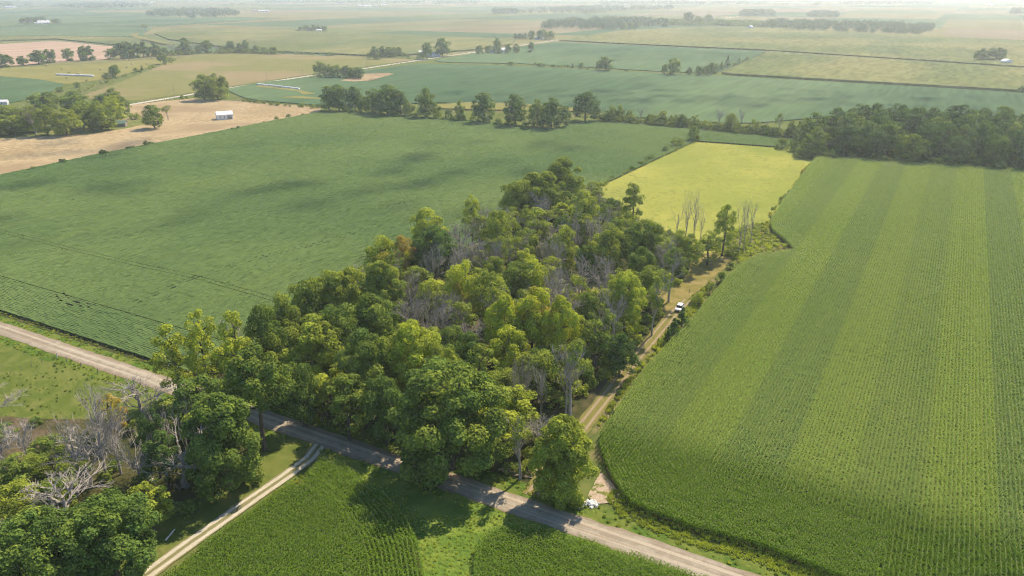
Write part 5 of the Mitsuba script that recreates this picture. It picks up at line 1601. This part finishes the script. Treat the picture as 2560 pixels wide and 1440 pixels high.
# distant buildings
for (x, y, h, r, name, lab, W, L_, az, wall, roof) in [
 (-1412.6,2426.7,9.1,1.5,'barn','big white barn in the upper left farmstead clump',22,32,60,'white_siding','white_roof'),
 (-1434.3,2426.7,4.6,1.5,'shed','small white shed left of the big white barn in the upper left',8,10,60,'white_siding','white_roof'),
 (-3027.9,4888.4,11.3,3.0,'barn','long white building at the top left corner',26,60,95,'white_siding','white_roof'),
 (-1197.7,3903.7,9.1,2.1,'barn','long white barn at the top, right of the oblong far wood',18,50,95,'white_siding','white_roof'),
 (-1269.4,3984.1,5.6,2.2,'barn','gray barn left of the long white barn at the top',14,24,60,'grey_roof','grey_roof'),
 (-1014.1,5435.5,7.5,2.9,'barn','left white barn of the distant farm at top centre-left',18,36,95,'white_siding','white_roof'),
 (-939.7,5287.6,12.2,2.8,'barn','middle white barn of the distant farm at top centre-left',24,50,70,'white_siding','white_roof'),
 (-912.2,5435.5,12.6,2.9,'barn','gray barn of the distant farm at top centre-left',16,30,60,'blue_wall','grey_roof'),
 (-930.7,5932.8,5.5,3.2,'shed','low white shed at the right of the distant farm at top centre-left',14,50,95,'white_siding','white_roof'),
 (-491.7,1954.2,4.6,1.1,'farmhouse','bluish house in the small farmstead clump, top centre-left',9,12,90,'blue_wall','grey_roof'),
 (-465.5,1934.3,4.6,1.0,'farmhouse','white house in the small farmstead clump, top centre-left',8,12,90,'white_siding','white_roof'),
 (-117.0,1188.2,4.0,0.6,'farmhouse','low white house between the two tall trees by the far road',8,17,70,'white_siding','grey_roof'),
 (-142.4,1243.8,2.4,0.7,'shed','small white-roofed shed left of the two tall trees by the far road',6,9,70,'white_siding','white_roof'),
 (-11.4,1260.6,4.9,0.7,'farmhouse','white house among the trees on the far road, upper middle',9,13,80,'white_siding','white_roof'),
 (-28.0,1260.6,3.6,0.7,'shed','white shed left of the house on the far road, upper middle',7,12,80,'white_siding','white_roof'),
 (58.9,1633.9,6.2,0.9,'farmhouse','white house in the clump at the end of the far road',8,12,30,'white_siding','white_roof'),
 (51.1,1619.9,4.6,0.9,'shed','gray shed beside the white house at the end of the far road',7,9,30,'blue_wall','grey_roof'),
 (631.5,2129.1,7.0,1.2,'barn','small barn with blue wall by the front of the long far wood',12,16,30,'blue_wall','white_roof'),
 (707.3,2861.1,10.7,1.6,'barn','white barn by the pale far lane at the upper right',14,20,20,'white_siding','white_roof'),
 (537.2,2662.7,3.7,1.4,'shed','dark low shed left of the white barn at the upper right',12,20,90,'grey_roof','grey_roof'),
 (659.0,1053.0,5.6,0.7,'barn','white-roofed gable at the right edge beside the dark pair of trees',10,11,0,'white_siding','white_roof'),
 (-435.7,663.3,1.7,0.4,'shed','low white shed at the left edge beside the small soybean field',5,8,75,'white_siding','white_roof'),
 (-3335.9,7539.5,10.4,4.3,'barn','faint white barn on the top edge at the left',18,40,90,'white_siding','white_roof'),
 (3394.7,5757.3,10.6,3.5,'barn','faint white barn on the top edge at the right',20,40,90,'white_siding','white_roof')]:
    k = thing(name, lab, 'house' if name == 'farmhouse' else name)
    az = math.radians(az)
    eave = {'barn': 4.5, 'shed': 2.8, 'farmhouse': 4.6}[name]
    at = (x, y, .05)
    gable(k, W, L_, eave, eave + W * .26, at, az, wall, roof)
    for s in (-1, 1):
        part(k, 'door', box(W * .22, .08, eave * .6, 0, s * (L_ / 2 + .03), .02), 'grey_roof' if wall != 'grey_roof' else 'dark_gap', at, az)
        for yy in (-.3, 0, .3):
            part(k, 'window', box(.08, L_ * .09, eave * .28, s * (W / 2 + .02), yy * L_, eave * .4), 'dark_glass', at, az)
ribbon('far_lane', [(687.1,2778.4),(749.6,2904.3),(920.8,3247.3)], 6, .2, 'm_far_road', 20, seed=9)
ribbon('far_lane', [(-1626.7,2556.2),(-1599.1,2573.4),(-1287.8,2396.3),(-1089.4,2254.9),(-987.8,2202.9)], 5, 2.6, 'm_hay', 20, seed=10)
ribbon('far_lane', [(-856.5,1822.9),(-814.9,1723.3),(-767.7,1648.2),(-710.6,1566.1),(-664.0,1503.5),(-624.5,1445.7)], 14, 2.6, 'm_hay', 10, edge=2, seed=11)
# dark thistle clumps with their shadows in the pasture
scatter(Polygon([(-131.4,168.0),(-119.7,179.0),(-97.6,168.0),(-90.0,158.0),(-93.9,147.3),(-109.1,147.3),(-125.7,156.2)]), 120, 1.0, [('bush', .34), ('tuft', .44)], (.22, .5), 'dark weed clump in the pasture left of the gravel road', 'weed clumps in the pasture', 40, 'weed_clump', 'weeds')
